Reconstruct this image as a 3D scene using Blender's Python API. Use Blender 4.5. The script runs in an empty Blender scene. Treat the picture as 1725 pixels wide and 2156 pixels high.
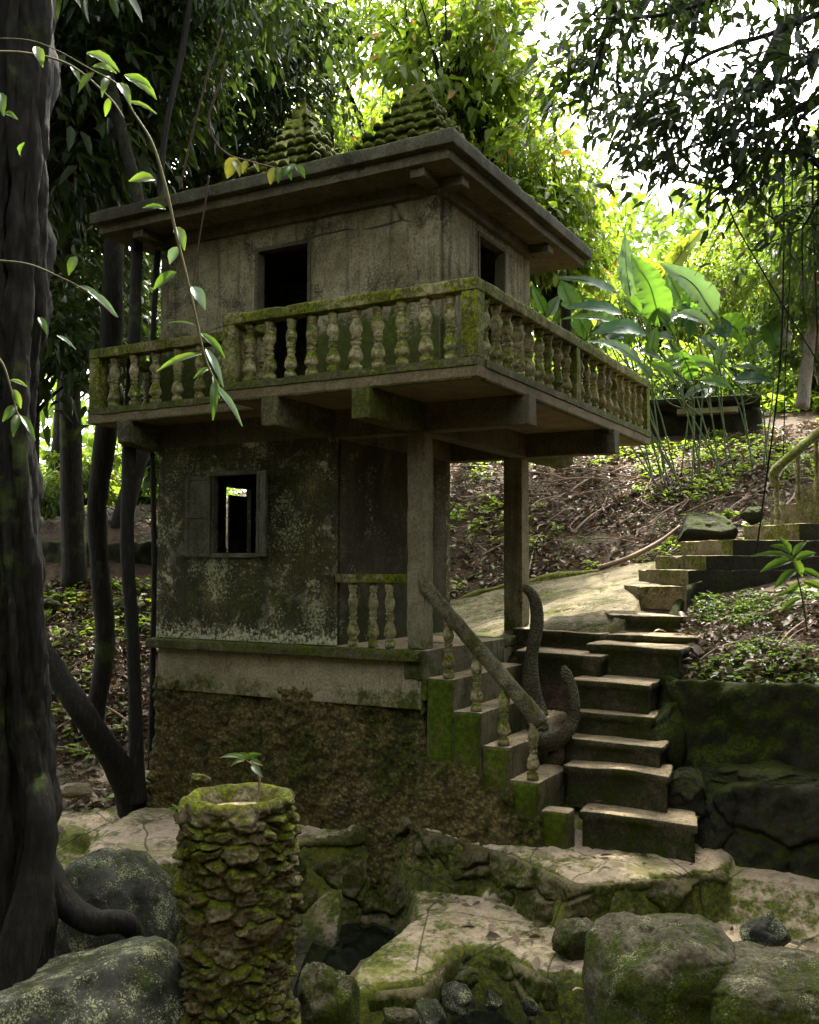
import bpy, bmesh, math, random
import numpy as np
from mathutils import Vector, Matrix
R = math.radians
SC = bpy.context.scene
COL = SC.collection
random.seed(5)

# ------------------------------------------------------------------ camera
F_, YAW, PIT, ROL = 2084.237, .5035, .0548, .0025
CAM = np.array([3.9149, -7.3703, .7028])
_fw = np.array([-math.sin(YAW)*math.cos(PIT), math.cos(YAW)*math.cos(PIT), math.sin(PIT)])
_rt = np.array([math.cos(YAW), math.sin(YAW), 0.]); _up = np.cross(_rt, _fw)
_rt, _up = _rt*math.cos(ROL)+_up*math.sin(ROL), _up*math.cos(ROL)-_rt*math.sin(ROL)
cd = bpy.data.cameras.new('camera'); cam = bpy.data.objects.new('camera', cd); COL.objects.link(cam)
cam.matrix_world = Matrix(((_rt[0], _up[0], -_fw[0], CAM[0]), (_rt[1], _up[1], -_fw[1], CAM[1]), (_rt[2], _up[2], -_fw[2], CAM[2]), (0, 0, 0, 1)))
cd.sensor_fit = 'HORIZONTAL'; cd.sensor_width = 36; cd.lens = 36*F_/1725
cd.clip_start = .05; cd.clip_end = 600
SC.camera = cam
# ------------------------------------------------------------------ light
SUN_EL, SUN_AZ = 61, 14      # azimuth measured from the viewing direction, towards the right
wd = bpy.data.worlds.new('World'); SC.world = wd; wd.use_nodes = True
nt = wd.node_tree; bg = nt.nodes['Background']
sky = nt.nodes.new('ShaderNodeTexSky'); sky.sky_type = 'NISHITA'; sky.sun_disc = False
_d = math.atan2(_fw[1], _fw[0]) - R(SUN_AZ)
sdir = Vector((math.cos(_d)*math.cos(R(SUN_EL)), math.sin(_d)*math.cos(R(SUN_EL)), math.sin(R(SUN_EL))))
sky.sun_elevation = R(SUN_EL); sky.sun_rotation = math.atan2(sdir.x, sdir.y)
sky.air_density = 1.0; sky.dust_density = 6.0; sky.ozone_density = 1.0
hs = nt.nodes.new('ShaderNodeHueSaturation'); hs.inputs['Saturation'].default_value = .35; nt.links.new(sky.outputs[0], hs.inputs['Color'])
mx = nt.nodes.new('ShaderNodeMix'); mx.data_type = 'RGBA'; mx.blend_type = 'MULTIPLY'; mx.inputs[0].default_value = 1; mx.inputs[7].default_value = (.99, 1, .965, 1)
nt.links.new(hs.outputs[0], mx.inputs[6]); nt.links.new(mx.outputs[2], bg.inputs[0]); bg.inputs[1].default_value = .15
sl = bpy.data.lights.new('sun', 'SUN'); so = bpy.data.objects.new('sun', sl); COL.objects.link(so)
sl.energy = 2.1; sl.angle = R(1.0); sl.color = (1, .94, .82)
so.rotation_euler = (-sdir).to_track_quat('-Z', 'Y').to_euler()
SC.view_settings.view_transform = 'Standard'; SC.view_settings.look = 'None'
SC.view_settings.exposure = 3.32; SC.view_settings.gamma = 1
SC.render.engine = 'CYCLES'
SC.cycles.max_bounces = 6; SC.cycles.diffuse_bounces = 2; SC.cycles.transmission_bounces = 3; SC.cycles.glossy_bounces = 2
SC.cycles.use_denoising = True; SC.cycles.sample_clamp_indirect = 4

# ------------------------------------------------------------------ pixel rays (1725 x 2156 frame) to world points
def ray(u, v): return _fw+_rt*(u-862.5)/F_-_up*(v-1078)/F_
def at(u, v, d): return CAM+ray(u, v)*d
def atX(u, v, x): q = ray(u, v); return CAM+q*(x-CAM[0])/q[0]
def atY(u, v, y): q = ray(u, v); return CAM+q*(y-CAM[1])/q[1]
def atZ(u, v, z): q = ray(u, v); return CAM+q*(z-CAM[2])/q[2]

# ------------------------------------------------------------------ numpy noise
def _h(ix, iy, iz, s):
    n = (ix.astype(np.int64)*374761393+iy.astype(np.int64)*668265263+iz.astype(np.int64)*2147483647+s*144665) & 0xffffffff
    n = ((n ^ (n >> 13))*1274126177) & 0xffffffff
    n = ((n ^ (n >> 16))*2246822519) & 0xffffffff
    return ((n ^ (n >> 15)) & 0xffffff)/16777215.0
def vnoise(P, s=0):
    P = np.asarray(P, float); i = np.floor(P); f = P-i; f = f*f*(3-2*f); i = i.astype(np.int64); r = 0
    for a in (0, 1):
        for b in (0, 1):
            for c in (0, 1):
                w = (f[:, 0] if a else 1-f[:, 0])*(f[:, 1] if b else 1-f[:, 1])*(f[:, 2] if c else 1-f[:, 2])
                r = r+w*_h(i[:, 0]+a, i[:, 1]+b, i[:, 2]+c, s)
    return r*2-1
def fbm(P, o=4, s=0):
    P = np.asarray(P, float); r = 0; a = .5; t = 0
    for k in range(o):
        r = r+a*vnoise(P*2**k+17.3*k, s+k); t += a; a *= .5
    return r/t
def worley(P, s=0):
    P = np.asarray(P, float); i = np.floor(P).astype(np.int64); f1 = np.full(len(P), 9.); f2 = f1.copy(); idv = np.zeros(len(P))
    for a in (-1, 0, 1):
        for b in (-1, 0, 1):
            for c in (-1, 0, 1):
                X, Y, Z = i[:, 0]+a, i[:, 1]+b, i[:, 2]+c
                q = np.stack([X+_h(X, Y, Z, s), Y+_h(X, Y, Z, s+1), Z+_h(X, Y, Z, s+2)], 1)
                d = np.sqrt(((P-q)**2).sum(1)); hid = _h(X, Y, Z, s+3)
                nf2 = np.where(d < f1, f1, np.minimum(f2, d)); idv = np.where(d < f1, hid, idv)
                f1 = np.minimum(f1, d); f2 = nf2
    return f1, f2, idv
def facets(P, s=0, tilt=.5):
    """broken-rock relief: every Worley cell gets its own height and tilt, cracks between cells"""
    P = np.asarray(P, float); i = np.floor(P).astype(np.int64); f1 = np.full(len(P), 9.); f2 = f1.copy(); val = np.zeros(len(P))
    for a in (-1, 0, 1):
        for b in (-1, 0, 1):
            for c in (-1, 0, 1):
                X, Y, Z = i[:, 0]+a, i[:, 1]+b, i[:, 2]+c
                dv = P-np.stack([X+_h(X, Y, Z, s), Y+_h(X, Y, Z, s+1), Z+_h(X, Y, Z, s+2)], 1); d = np.sqrt((dv**2).sum(1))
                t = (_h(X, Y, Z, s+3)-.5)+tilt*(dv[:, 0]*(_h(X, Y, Z, s+4)-.5)+dv[:, 1]*(_h(X, Y, Z, s+5)-.5)+dv[:, 2]*(_h(X, Y, Z, s+6)-.75))*2
                nf2 = np.where(d < f1, f1, np.minimum(f2, d)); val = np.where(d < f1, t, val); f1 = np.minimum(f1, d); f2 = nf2
    return val, f2-f1
def sstep(a, b, x): t = np.clip((x-a)/(b-a), 0, 1); return t*t*(3-2*t)

# ------------------------------------------------------------------ mesh builder
def link(o, parent=None):
    COL.objects.link(o)
    if parent is not None: o.parent = parent
    return o
def tag(o, label=None, cat=None, group=None, kind=None):
    if label: o['label'] = label
    if cat: o['category'] = cat
    if group: o['group'] = group
    if kind: o['kind'] = kind
    return o
def thing(name, label, cat, loc=(0, 0, 0), group=None):
    o = bpy.data.objects.new(name, None); o.empty_display_size = .1; COL.objects.link(o); o.location = tuple(float(c) for c in loc)
    return tag(o, label, cat, group)
def mesh_np(name, V, F, m, parent=None, smooth=True, origin=None, label=None):
    """V (n,3) array, F list/array of faces in WORLD coords; origin moves the object's origin"""
    V = np.asarray(V, float)
    if parent is not None: off = np.array(wloc(parent))
    else: off = np.zeros(3)
    o0 = np.array(origin, float) if origin is not None else (off if parent is not None else V.mean(0) if False else off)
    me = bpy.data.meshes.new(name)
    Vl = V-o0
    if isinstance(F, np.ndarray):
        k = F.shape[1]; nf = len(F)
        me.vertices.add(len(Vl)); me.vertices.foreach_set('co', Vl.astype(np.float32).ravel())
        me.loops.add(nf*k); me.loops.foreach_set('vertex_index', F.astype(np.int32).ravel())
        me.polygons.add(nf); me.polygons.foreach_set('loop_start', np.arange(0, nf*k, k, dtype=np.int32)); 
        me.update(calc_edges=True)
    else:
        me.from_pydata([tuple(map(float, v)) for v in Vl], [], F)
    me.validate()
    me.polygons.foreach_set('use_smooth', [smooth]*len(me.polygons)); me.update()
    if m: me.materials.append(m)
    o = bpy.data.objects.new(name, me); link(o, parent); o.location = tuple(o0-off)
    if label: o['label'] = label
    return o
def wloc(o):
    v = np.array(o.location, float)
    while o.parent is not None: o = o.parent; v = v+np.array(o.location, float)
    return v
class MB:
    def __init__(s): s.V = []; s.F = []
    def add(s, V, F):
        n = len(s.V); s.V += [tuple(map(float, v)) for v in V]; s.F += [tuple(i+n for i in f) for f in F]; return s
    def box(s, x0, x1, y0, y1, z0, z1):
        V = [(x, y, z) for z in (z0, z1) for y in (y0, y1) for x in (x0, x1)]
        return s.add(V, [(0, 2, 3, 1), (4, 5, 7, 6), (0, 1, 5, 4), (2, 6, 7, 3), (0, 4, 6, 2), (1, 3, 7, 5)])
    def obox(s, c, ax, ay, az):
        c, ax, ay, az = map(np.array, (c, ax, ay, az))
        V = [c+i*ax+j*ay+k*az for k in (-1, 1) for j in (-1, 1) for i in (-1, 1)]
        return s.add(V, [(0, 2, 3, 1), (4, 5, 7, 6), (0, 1, 5, 4), (2, 6, 7, 3), (0, 4, 6, 2), (1, 3, 7, 5)])
    def prism(s, pts, z0, z1):
        n = len(pts); V = [(x, y, z0) for x, y in pts]+[(x, y, z1) for x, y in pts]
        return s.add(V, [tuple(range(n))[::-1], tuple(range(n, 2*n))]+[(i, (i+1) % n, n+(i+1) % n, n+i) for i in range(n)])
    def lathe(s, c, prof, n=14):
        V = []; F = []
        for (r, z) in prof:
            for k in range(n): a = 2*math.pi*k/n; V.append((c[0]+r*math.cos(a), c[1]+r*math.sin(a), c[2]+z))
        m = len(prof)
        for i in range(m-1):
            for k in range(n): F.append((i*n+k, i*n+(k+1) % n, (i+1)*n+(k+1) % n, (i+1)*n+k))
        F.append(tuple(range(n))[::-1]); F.append(tuple((m-1)*n+k for k in range(n)))
        return s.add(V, F)
    def tube(s, path, rad, n=8, wob=0, seed=0):
        V, F = tube_np(path, rad, n, wob, seed); return s.add(V, F)
    def build(s, name, m, parent=None, smooth=False, bevel=0, origin=None, label=None, seg=2, worn=0, wstep=.07):
        o = mesh_np(name, np.array(s.V), s.F, m, parent, smooth, origin, label)
        if worn: bm = bmesh.new(); bm.from_mesh(o.data); bmesh.ops.recalc_face_normals(bm, faces=bm.faces[:]); bm.to_mesh(o.data); bm.free(); roughen(o, wstep, worn)
        if bevel:
            b = o.modifiers.new('b', 'BEVEL'); b.width = bevel; b.segments = seg; b.limit_method = 'ANGLE'; b.angle_limit = R(40)
            o.data.polygons.foreach_set('use_smooth', [True]*len(o.data.polygons))
            w = o.modifiers.new('w', 'WEIGHTED_NORMAL'); w.keep_sharp = True
        return o
def roughen(o, step=.06, amp=.006, sc=5., seed=1):
    bm = bmesh.new(); bm.from_mesh(o.data); bm.normal_update()
    co = np.array([v.co[:] for v in bm.verts]); lo, hi = co.min(0), co.max(0)
    for ax in range(3):
        for c in np.arange(lo[ax]+step, hi[ax]-step*.3, step):
            n = [0, 0, 0]; n[ax] = 1; p = [0, 0, 0]; p[ax] = c
            bmesh.ops.bisect_plane(bm, geom=bm.verts[:]+bm.edges[:]+bm.faces[:], dist=1e-5, plane_co=p, plane_no=n)
    bm.normal_update(); P = np.array([v.co[:] for v in bm.verts])+wloc(o); N = np.array([v.normal[:] for v in bm.verts])
    d = amp*(1.3*fbm(P*sc, 4, seed)+.5*fbm(P*sc*5, 3, seed+3)); ch = -amp*2.2*sstep(.28, .55, fbm(P*sc*1.4+7, 3, seed+6)); ed = np.array([sum(1 for f in v.link_faces if f.normal.dot(v.normal) < .9) > 0 for v in bm.verts])
    d = d+np.where(ed, ch-amp*.4, 0); P = P-wloc(o)+N*d[:, None]
    for v, q in zip(bm.verts, P): v.co = q
    bm.to_mesh(o.data); bm.free(); o.data.polygons.foreach_set('use_smooth', [True]*len(o.data.polygons)); o.data.update(); return o
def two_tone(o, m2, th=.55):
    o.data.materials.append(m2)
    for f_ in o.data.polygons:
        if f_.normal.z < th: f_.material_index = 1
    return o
def catmull(P, k=6):
    P = np.asarray(P, float)
    if len(P) < 3: return P
    Q = np.vstack([2*P[0]-P[1], P, 2*P[-1]-P[-2]]); out = []
    for i in range(1, len(Q)-2):
        p0, p1, p2, p3 = Q[i-1:i+3]
        for j in range(k):
            t = j/k; out.append(.5*((2*p1)+(-p0+p2)*t+(2*p0-5*p1+4*p2-p3)*t*t+(-p0+3*p1-3*p2+p3)*t**3))
    out.append(P[-1]); return np.array(out)
def tube_np(path, rad, n=8, wob=0, seed=0, k=1):
    P = np.asarray(path, float); m = len(P)
    if np.isscalar(rad): rad = [rad]*m
    rad = np.asarray(rad, float)
    if len(rad) != m: rad = np.interp(np.linspace(0, 1, m), np.linspace(0, 1, len(rad)), rad)
    T = np.gradient(P, axis=0); T /= np.linalg.norm(T, axis=1)[:, None]+1e-9
    u = np.cross(T[0], (0, 0, 1)); 
    if np.linalg.norm(u) < .1: u = np.cross(T[0], (1, 0, 0))
    u /= np.linalg.norm(u); V = []
    for i in range(m):
        u = u-T[i]*(u@T[i]); u /= np.linalg.norm(u); w = np.cross(T[i], u)
        a = np.arange(n)*2*math.pi/n
        V.append(P[i]+rad[i]*(np.cos(a)[:, None]*u+np.sin(a)[:, None]*w))
    V = np.vstack(V)
    if wob:
        C = np.repeat(P, n, 0); d = V-C; V = C+d*(1+wob*fbm(V*4+seed, 3, seed)[:, None])
    F = []
    for i in range(m-1):
        for q in range(n): F.append((i*n+q, i*n+(q+1) % n, (i+1)*n+(q+1) % n, (i+1)*n+q))
    F.append(tuple(range(n))[::-1]); F.append(tuple((m-1)*n+q for q in range(n)))
    return V, F

# ------------------------------------------------------------------ materials
class NT:
    def __init__(s, name):
        s.m = bpy.data.materials.new(name); s.m.use_nodes = True; s.t = s.m.node_tree; s.t.nodes.clear(); s.L = s.t.links
        s.out = s.n('ShaderNodeOutputMaterial')
    def n(s, k, **kw):
        x = s.t.nodes.new(k)
        for a, b in kw.items(): setattr(x, a, b)
        return x
    def put(s, i, v):
        if isinstance(v, bpy.types.NodeSocket): s.L.new(v, i)
        elif v is not None: i.default_value = v if not (isinstance(v, tuple) and len(v) == 3 and i.type == 'RGBA') else v+(1,)
    def math(s, op, a, b=0, c=None, clamp=False):
        x = s.n('ShaderNodeMath', operation=op); x.use_clamp = clamp; s.put(x.inputs[0], a); s.put(x.inputs[1], b)
        if c is not None: s.put(x.inputs[2], c)
        return x.outputs[0]
    def pos(s): return s.n('ShaderNodeNewGeometry').outputs['Position']
    def map(s, v, sc):
        x = s.n('ShaderNodeVectorMath', operation='MULTIPLY'); s.put(x.inputs[0], v); x.inputs[1].default_value = sc; return x.outputs[0]
    def noise(s, v, sc, det=4, rough=.6, dist=0):
        x = s.n('ShaderNodeTexNoise'); s.put(x.inputs['Vector'], v); x.inputs['Scale'].default_value = sc; x.inputs['Detail'].default_value = det
        x.inputs['Roughness'].default_value = rough; x.inputs['Distortion'].default_value = dist; return x.outputs['Fac']
    def vor(s, v, sc, feat='F1', out='Distance', rnd=1):
        x = s.n('ShaderNodeTexVoronoi', feature=feat); s.put(x.inputs['Vector'], v); x.inputs['Scale'].default_value = sc; x.inputs['Randomness'].default_value = rnd; return x.outputs[out]
    def rng(s, v, a, b, c=0., d=1., t='SMOOTHSTEP'):
        x = s.n('ShaderNodeMapRange', interpolation_type=t); s.put(x.inputs[0], v)
        for k, q in enumerate((a, b, c, d)): s.put(x.inputs[k+1], q)
        return x.outputs[0]
    def mix(s, f, a, b, bl='MIX'):
        x = s.n('ShaderNodeMix', data_type='RGBA', blend_type=bl); s.put(x.inputs[0], f); s.put(x.inputs[6], a); s.put(x.inputs[7], b); return x.outputs[2]
    def sep(s, v, k):
        x = s.n('ShaderNodeSeparateXYZ'); s.put(x.inputs[0], v); return x.outputs[k]
    def bump(s, h, st, dist=.02, nrm=None):
        x = s.n('ShaderNodeBump'); s.put(x.inputs['Height'], h); x.inputs['Strength'].default_value = st; x.inputs['Distance'].default_value = dist
        if nrm is not None: s.put(x.inputs['Normal'], nrm)
        return x.outputs[0]
    def bsdf(s, col, rough=.9, nrm=None, spec=.25, **kw):
        x = s.n('ShaderNodeBsdfPrincipled'); s.put(x.inputs['Base Color'], col); s.put(x.inputs['Roughness'], rough); s.put(x.inputs['Specular IOR Level'], spec)
        if nrm is not None: s.put(x.inputs['Normal'], nrm)
        for a, b in kw.items(): s.put(x.inputs[a], b)
        return x.outputs[0]
    def hsv(s, c, sat, val):
        x = s.n('ShaderNodeHueSaturation'); x.inputs['Saturation'].default_value = sat; x.inputs['Value'].default_value = val; s.put(x.inputs['Color'], c); return x.outputs[0]
    def fin(s, sh): s.L.new(sh, s.out.inputs[0]); return s.m

MOSS1, MOSS2 = (.018, .027, .005), (.098, .122, .010)
def weath(name, c1, c2, moss=.5, up=.5, dark=.3, lichen=.2, streak=.3, zb=(), bump=.35, sc=1., fine=1., m1=MOSS1, m2=MOSS2, rough=.9, spec=.2, peel=0, pebble=0, scales=0, zlich=None, pv=22, cracks=0):
    """weathered stone or concrete: two tones, moss patches (more on tops), dark stains and streaks, pale lichen.
    moss/dark/lichen are coverages 0..1; zb = ((z0, z1, amount), ...) moss bands over world height."""
    n = NT(name); p = n.pos(); N = n.n('ShaderNodeNewGeometry').outputs['Normal']
    big = n.noise(p, 1.6*sc, 5, .62, .3); med = n.noise(p, 6*sc, 6, .65); fn = n.noise(p, 45*fine, 5, .7)
    col = n.mix(n.rng(med, .35, .68), c1, c2)
    col = n.mix(n.rng(fn, .35, .68, 0, .75), col, n.mix(1, col, (.40, .37, .33), 'MULTIPLY'))
    lg = n.noise(p, .8*sc, 5, .6, .5); col = n.mix(n.rng(lg, .36, .56, .75, 0), col, n.mix(1, col, (.52, .50, .46), 'MULTIPLY')); col = n.mix(n.rng(n.noise(p, 90*fine, 3, .7), .60, .68, 0, .35), col, n.mix(1, col, (2.1, 2.1, 2.0), 'MULTIPLY'))
    if cracks:
        ck = n.vor(n.mix(.10, p, n.n('ShaderNodeTexNoise').outputs['Color']), cracks, 'DISTANCE_TO_EDGE'); cm = n.math('MULTIPLY', n.rng(ck, .0, .008, .9, 0), n.rng(n.noise(p, 1.3, 3), .48, .56)); col = n.mix(cm, col, (.012, .011, .008))
    if peel:
        pl = n.rng(n.noise(p, 5*sc, 8, .72, .6), .62-.12*peel, .66-.12*peel)
        col = n.mix(pl, col, (.42, .38, .27))
    if dark:
        st = n.rng(n.math('ADD', n.math('MULTIPLY', n.noise(p, 2.3*sc, 7, .7, .5), .7), n.math('MULTIPLY', fn, .3)), .66-.3*dark, .74-.22*dark)
        col = n.mix(n.math('MULTIPLY', st, .8), col, (.018, .017, .010))
    if streak:
        sk = n.noise(n.map(p, (9, 9, .7)), 1.2, 5, .65)
        col = n.mix(n.math('MULTIPLY', n.rng(sk, .5, .72), streak), col, (.02, .022, .010))
    # moss
    mk = n.math('ADD', n.math('MULTIPLY', big, .55), n.math('MULTIPLY', n.noise(p, 14*sc, 6, .75), .45))
    if up:
        nz = n.rng(n.sep(N, 2), .0, .9); mk = n.math('ADD', mk, n.math('MULTIPLY', nz, up*.25))
    for z0, z1, amt in zb:
        mk = n.math('ADD', mk, n.math('MULTIPLY', n.rng(n.sep(p, 2), z0, z1, 1, 0), amt))
    mm = n.rng(mk, .68-.32*moss, .80-.34*moss)
    mcol = n.mix(n.rng(n.noise(p, 22*sc, 5, .7), .38, .66), m1, m2)
    mcol = n.mix(n.rng(n.noise(p, 3.1*sc, 4, .6), .35, .7, 0, .6), mcol, (.035, .03, .012))
    col = n.mix(n.math('MULTIPLY', mm, .93), col, mcol)
    if lichen:
        lv = n.noise(p, 38*sc, 6, .8, .2); lm = n.rng(n.math('ADD', n.math('MULTIPLY', lv, .6), n.math('MULTIPLY', n.noise(p, 2.7*sc, 5, .6), .4)), .66-.2*lichen, .70-.2*lichen)
        col = n.mix(n.math('MULTIPLY', lm, .7), col, (.34, .345, .22))
    if zlich:
        lb = n.math('ADD', n.math('MULTIPLY', n.noise(p, 24, 7, .8, .3), .75), n.math('MULTIPLY', n.rng(n.sep(p, 2), zlich[0], zlich[1], 1, 0), zlich[2]))
        col = n.mix(n.math('MULTIPLY', n.rng(lb, .56, .62), .85), col, (.50, .49, .34))
    h = n.math('ADD', n.math('MULTIPLY', med, .5), n.math('MULTIPLY', fn, .35)); h = n.math('ADD', h, n.math('MULTIPLY', mm, n.math('MULTIPLY', n.noise(p, 70*fine, 4, .8), .9)))
    if pebble:
        v1 = n.vor(p, pv*sc); h = n.math('ADD', h, n.math('MULTIPLY', n.rng(v1, 0, .7, 1, 0), pebble))
        col = n.mix(n.math('MULTIPLY', n.rng(v1, .4, .65), .55), col, (.014, .013, .007))
    if scales:
        v2 = n.vor(p, scales); h = n.math('ADD', h, n.rng(v2, 0, .6, .9, 0)); col = n.mix(n.math('MULTIPLY', n.rng(v2, .42, .65), .45), col, (.012, .012, .007))
    nb = n.bump(h, bump, .03/sc if sc > 1 else .03)
    return n.fin(n.bsdf(n.hsv(col, 1.3, .92), rough, nb, spec))

def leafmat(name, c1, c2, tr, gloss=.35, mixf=.5, odd=None):
    n = NT(name); g = n.n('ShaderNodeNewGeometry'); rnd = g.outputs['Random Per Island']
    col = n.mix(rnd, c1, c2)
    if odd: col = n.mix(n.rng(rnd, 1-odd[1], 1-odd[1]+.01), col, odd[0])
    tc = n.mix(n.rng(rnd, 0, 1, 0, .6), tr, n.mix(.5, tr, c2))
    if odd: tc = n.mix(n.rng(rnd, 1-odd[1], 1-odd[1]+.01), tc, odd[0])
    a = n.bsdf(col, .42, None, gloss); t = n.n('ShaderNodeBsdfTranslucent'); n.put(t.inputs[0], tc)
    x = n.n('ShaderNodeMixShader'); x.inputs[0].default_value = mixf; n.L.new(a, x.inputs[1]); n.L.new(t.outputs[0], x.inputs[2])
    return n.fin(x.outputs[0])
def bark(name, c1, c2, moss=.2, sc=1.):
    n = NT(name); p = n.pos(); s = n.math('ADD', n.math('MULTIPLY', n.noise(n.map(p, (9, 9, 1.3)), 2.4*sc, 8, .75, .6), .75), n.math('MULTIPLY', n.vor(n.map(p, (26, 26, 5)), 1, 'DISTANCE_TO_EDGE'), .5)); f = n.noise(p, 30*sc, 5, .7); b = n.noise(p, 2.2, 5, .65)
    col = n.mix(n.rng(s, .35, .68), c1, c2); col = n.mix(n.rng(f, .45, .7, 0, .5), col, (.012, .011, .008))
    col = n.mix(n.rng(b, .66-.25*moss, .76-.25*moss, 0, .85), col, n.mix(f, MOSS1, (.06, .08, .015)))
    return n.fin(n.bsdf(col, .9, n.bump(n.math('ADD', s, n.math('MULTIPLY', f, .4)), .6, .03), .2))
def plain(name, c, rough=.8, spec=.2, tr=None):
    n = NT(name); p = n.pos(); f = n.noise(p, 30, 4, .7)
    return n.fin(n.bsdf(n.mix(f, tuple(x*.6 for x in c), tuple(x*1.3 for x in c)), rough, n.bump(f, .3, .01), spec))

M = {}
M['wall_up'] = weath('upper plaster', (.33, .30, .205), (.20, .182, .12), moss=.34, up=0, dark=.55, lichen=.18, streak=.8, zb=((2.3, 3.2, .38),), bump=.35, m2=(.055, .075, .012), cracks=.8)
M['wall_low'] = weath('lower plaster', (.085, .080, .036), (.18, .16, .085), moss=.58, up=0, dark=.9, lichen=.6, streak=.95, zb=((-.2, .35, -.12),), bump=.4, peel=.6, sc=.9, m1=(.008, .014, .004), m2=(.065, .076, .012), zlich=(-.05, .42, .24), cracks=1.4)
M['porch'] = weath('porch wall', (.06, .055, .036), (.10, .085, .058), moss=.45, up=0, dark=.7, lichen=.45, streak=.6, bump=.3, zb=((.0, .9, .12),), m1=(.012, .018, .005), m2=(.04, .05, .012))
M['column'] = weath('column concrete', (.27, .245, .175), (.18, .165, .11), moss=.3, up=0, dark=.35, lichen=.1, streak=.5, bump=.25, zb=((-.1, .4, .2),))
M['plinth'] = weath('plinth concrete', (.36, .325, .23), (.26, .232, .16), moss=.24, up=.2, dark=.35, lichen=.1, streak=.4, bump=.25, zb=((-.42, -.22, .14),))
M['conc'] = weath('beam concrete', (.10, .09, .06), (.14, .128, .085), moss=.26, up=.3, dark=.4, lichen=.15, streak=.5, bump=.25, zb=())
M['conc_moss'] = weath('mossy concrete edge', (.10, .092, .055), (.16, .145, .09), moss=.74, up=.8, dark=.62, lichen=.42, streak=.6, bump=.4, sc=1.4)
M['soffit'] = weath('soffit concrete', (.21, .175, .115), (.15, .125, .08), moss=.05, up=0, dark=.3, lichen=.05, streak=0, bump=.2)
M['rail'] = weath('rail concrete', (.26, .24, .14), (.34, .31, .19), moss=.8, up=.3, dark=.5, lichen=.35, streak=.5, bump=.4, sc=1.7, m2=(.16, .185, .014))
M['log'] = weath('log handrail concrete', (.17, .155, .10), (.10, .092, .06), moss=.42, up=.3, dark=.6, lichen=.5, streak=0, bump=.7, sc=2.2, m2=(.09, .105, .014))
M['balus'] = weath('baluster concrete', (.42, .38, .25), (.26, .235, .14), moss=.55, up=1.1, dark=.5, lichen=.25, streak=.1, bump=.35, sc=2.8, m2=(.15, .18, .014))
M['rough'] = weath('rough rubble render', (.22, .18, .095), (.12, .10, .05), moss=.60, up=.5, dark=.5, lichen=.25, streak=.2, bump=.8, pebble=.5, sc=1., pv=26, m2=(.10, .125, .014))
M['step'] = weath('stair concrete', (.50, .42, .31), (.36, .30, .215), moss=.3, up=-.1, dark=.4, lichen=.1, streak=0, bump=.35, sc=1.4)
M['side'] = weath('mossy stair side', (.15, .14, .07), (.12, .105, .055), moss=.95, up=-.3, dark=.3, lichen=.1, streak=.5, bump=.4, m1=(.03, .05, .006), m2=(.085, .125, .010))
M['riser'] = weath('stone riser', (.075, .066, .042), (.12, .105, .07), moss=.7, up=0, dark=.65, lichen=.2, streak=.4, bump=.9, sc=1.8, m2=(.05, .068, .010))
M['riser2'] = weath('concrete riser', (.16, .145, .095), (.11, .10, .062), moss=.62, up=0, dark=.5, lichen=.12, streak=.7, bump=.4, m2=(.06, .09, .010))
M['stone_up'] = weath('mossy upper stone', (.26, .225, .15), (.18, .155, .10), moss=.68, up=-.2, dark=.45, lichen=.2, streak=.4, bump=.6, sc=1.7, m2=(.13, .15, .015))
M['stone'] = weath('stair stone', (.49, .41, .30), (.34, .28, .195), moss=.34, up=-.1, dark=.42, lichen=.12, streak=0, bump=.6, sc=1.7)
M['roof'] = weath('roof concrete', (.06, .058, .04), (.10, .095, .065), moss=.45, up=.4, dark=.5, lichen=.25, streak=.5, bump=.5)
M['spire'] = weath('mossy spire', (.11, .105, .05), (.08, .075, .035), moss=1.0, up=.4, dark=.3, lichen=.2, streak=0, bump=.7, m1=(.03, .04, .006), m2=(.10, .12, .016))
M['pillar'] = weath('mossy rubble pillar', (.26, .225, .155), (.15, .13, .085), moss=.60, up=.5, dark=.55, lichen=.4, streak=0, bump=1., sc=1.9, m1=(.028, .040, .007), m2=(.16, .175, .022))
M['rock'] = weath('sandy rock', (.235, .195, .135), (.165, .14, .092), moss=.36, up=-.2, dark=.2, lichen=.18, streak=0, bump=.6, sc=1.2)
M['ledge'] = weath('ledge rock', (.25, .20, .15), (.17, .14, .10), moss=.46, up=-.55, dark=.25, lichen=.15, streak=0, bump=.8, sc=1.2)
M['bould'] = weath('mossy boulder', (.08, .072, .048), (.12, .108, .076), moss=.88, up=-.25, dark=.5, lichen=.5, streak=0, bump=1.0, sc=2.4, m1=(.015, .025, .004), m2=(.07, .092, .010))
M['bould_dk'] = weath('dark boulder', (.030, .031, .024), (.055, .055, .043), moss=.42, up=.3, dark=.5, lichen=.62, streak=0, bump=1.0, sc=2.6, rough=.8, spec=.2, m2=(.02, .035, .006))
M['path'] = weath('path stone', (.20, .175, .12), (.14, .12, .08), moss=.58, up=0, dark=.5, lichen=.15, streak=0, bump=.9, m2=(.12, .13, .018), cracks=1.3)
M['darkrock'] = weath('dark mossy rock', (.022, .022, .014), (.038, .036, .024), moss=.5, up=.5, dark=.5, lichen=.1, streak=.2, bump=.8, m2=(.045, .06, .008))  # very low base tones also carry the shade of the lower right
M['snake'] = weath('scaled concrete', (.15, .14, .095), (.11, .10, .065), moss=.4, up=.2, dark=.2, lichen=.15, streak=0, bump=.9, sc=1.2, scales=48)
M['wood'] = weath('old shutter wood', (.13, .125, .09), (.075, .07, .048), moss=.35, up=0, dark=.35, lichen=.3, streak=.7, bump=.4)
M['dark'] = plain('dark interior frame', (.03, .028, .022))

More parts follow.
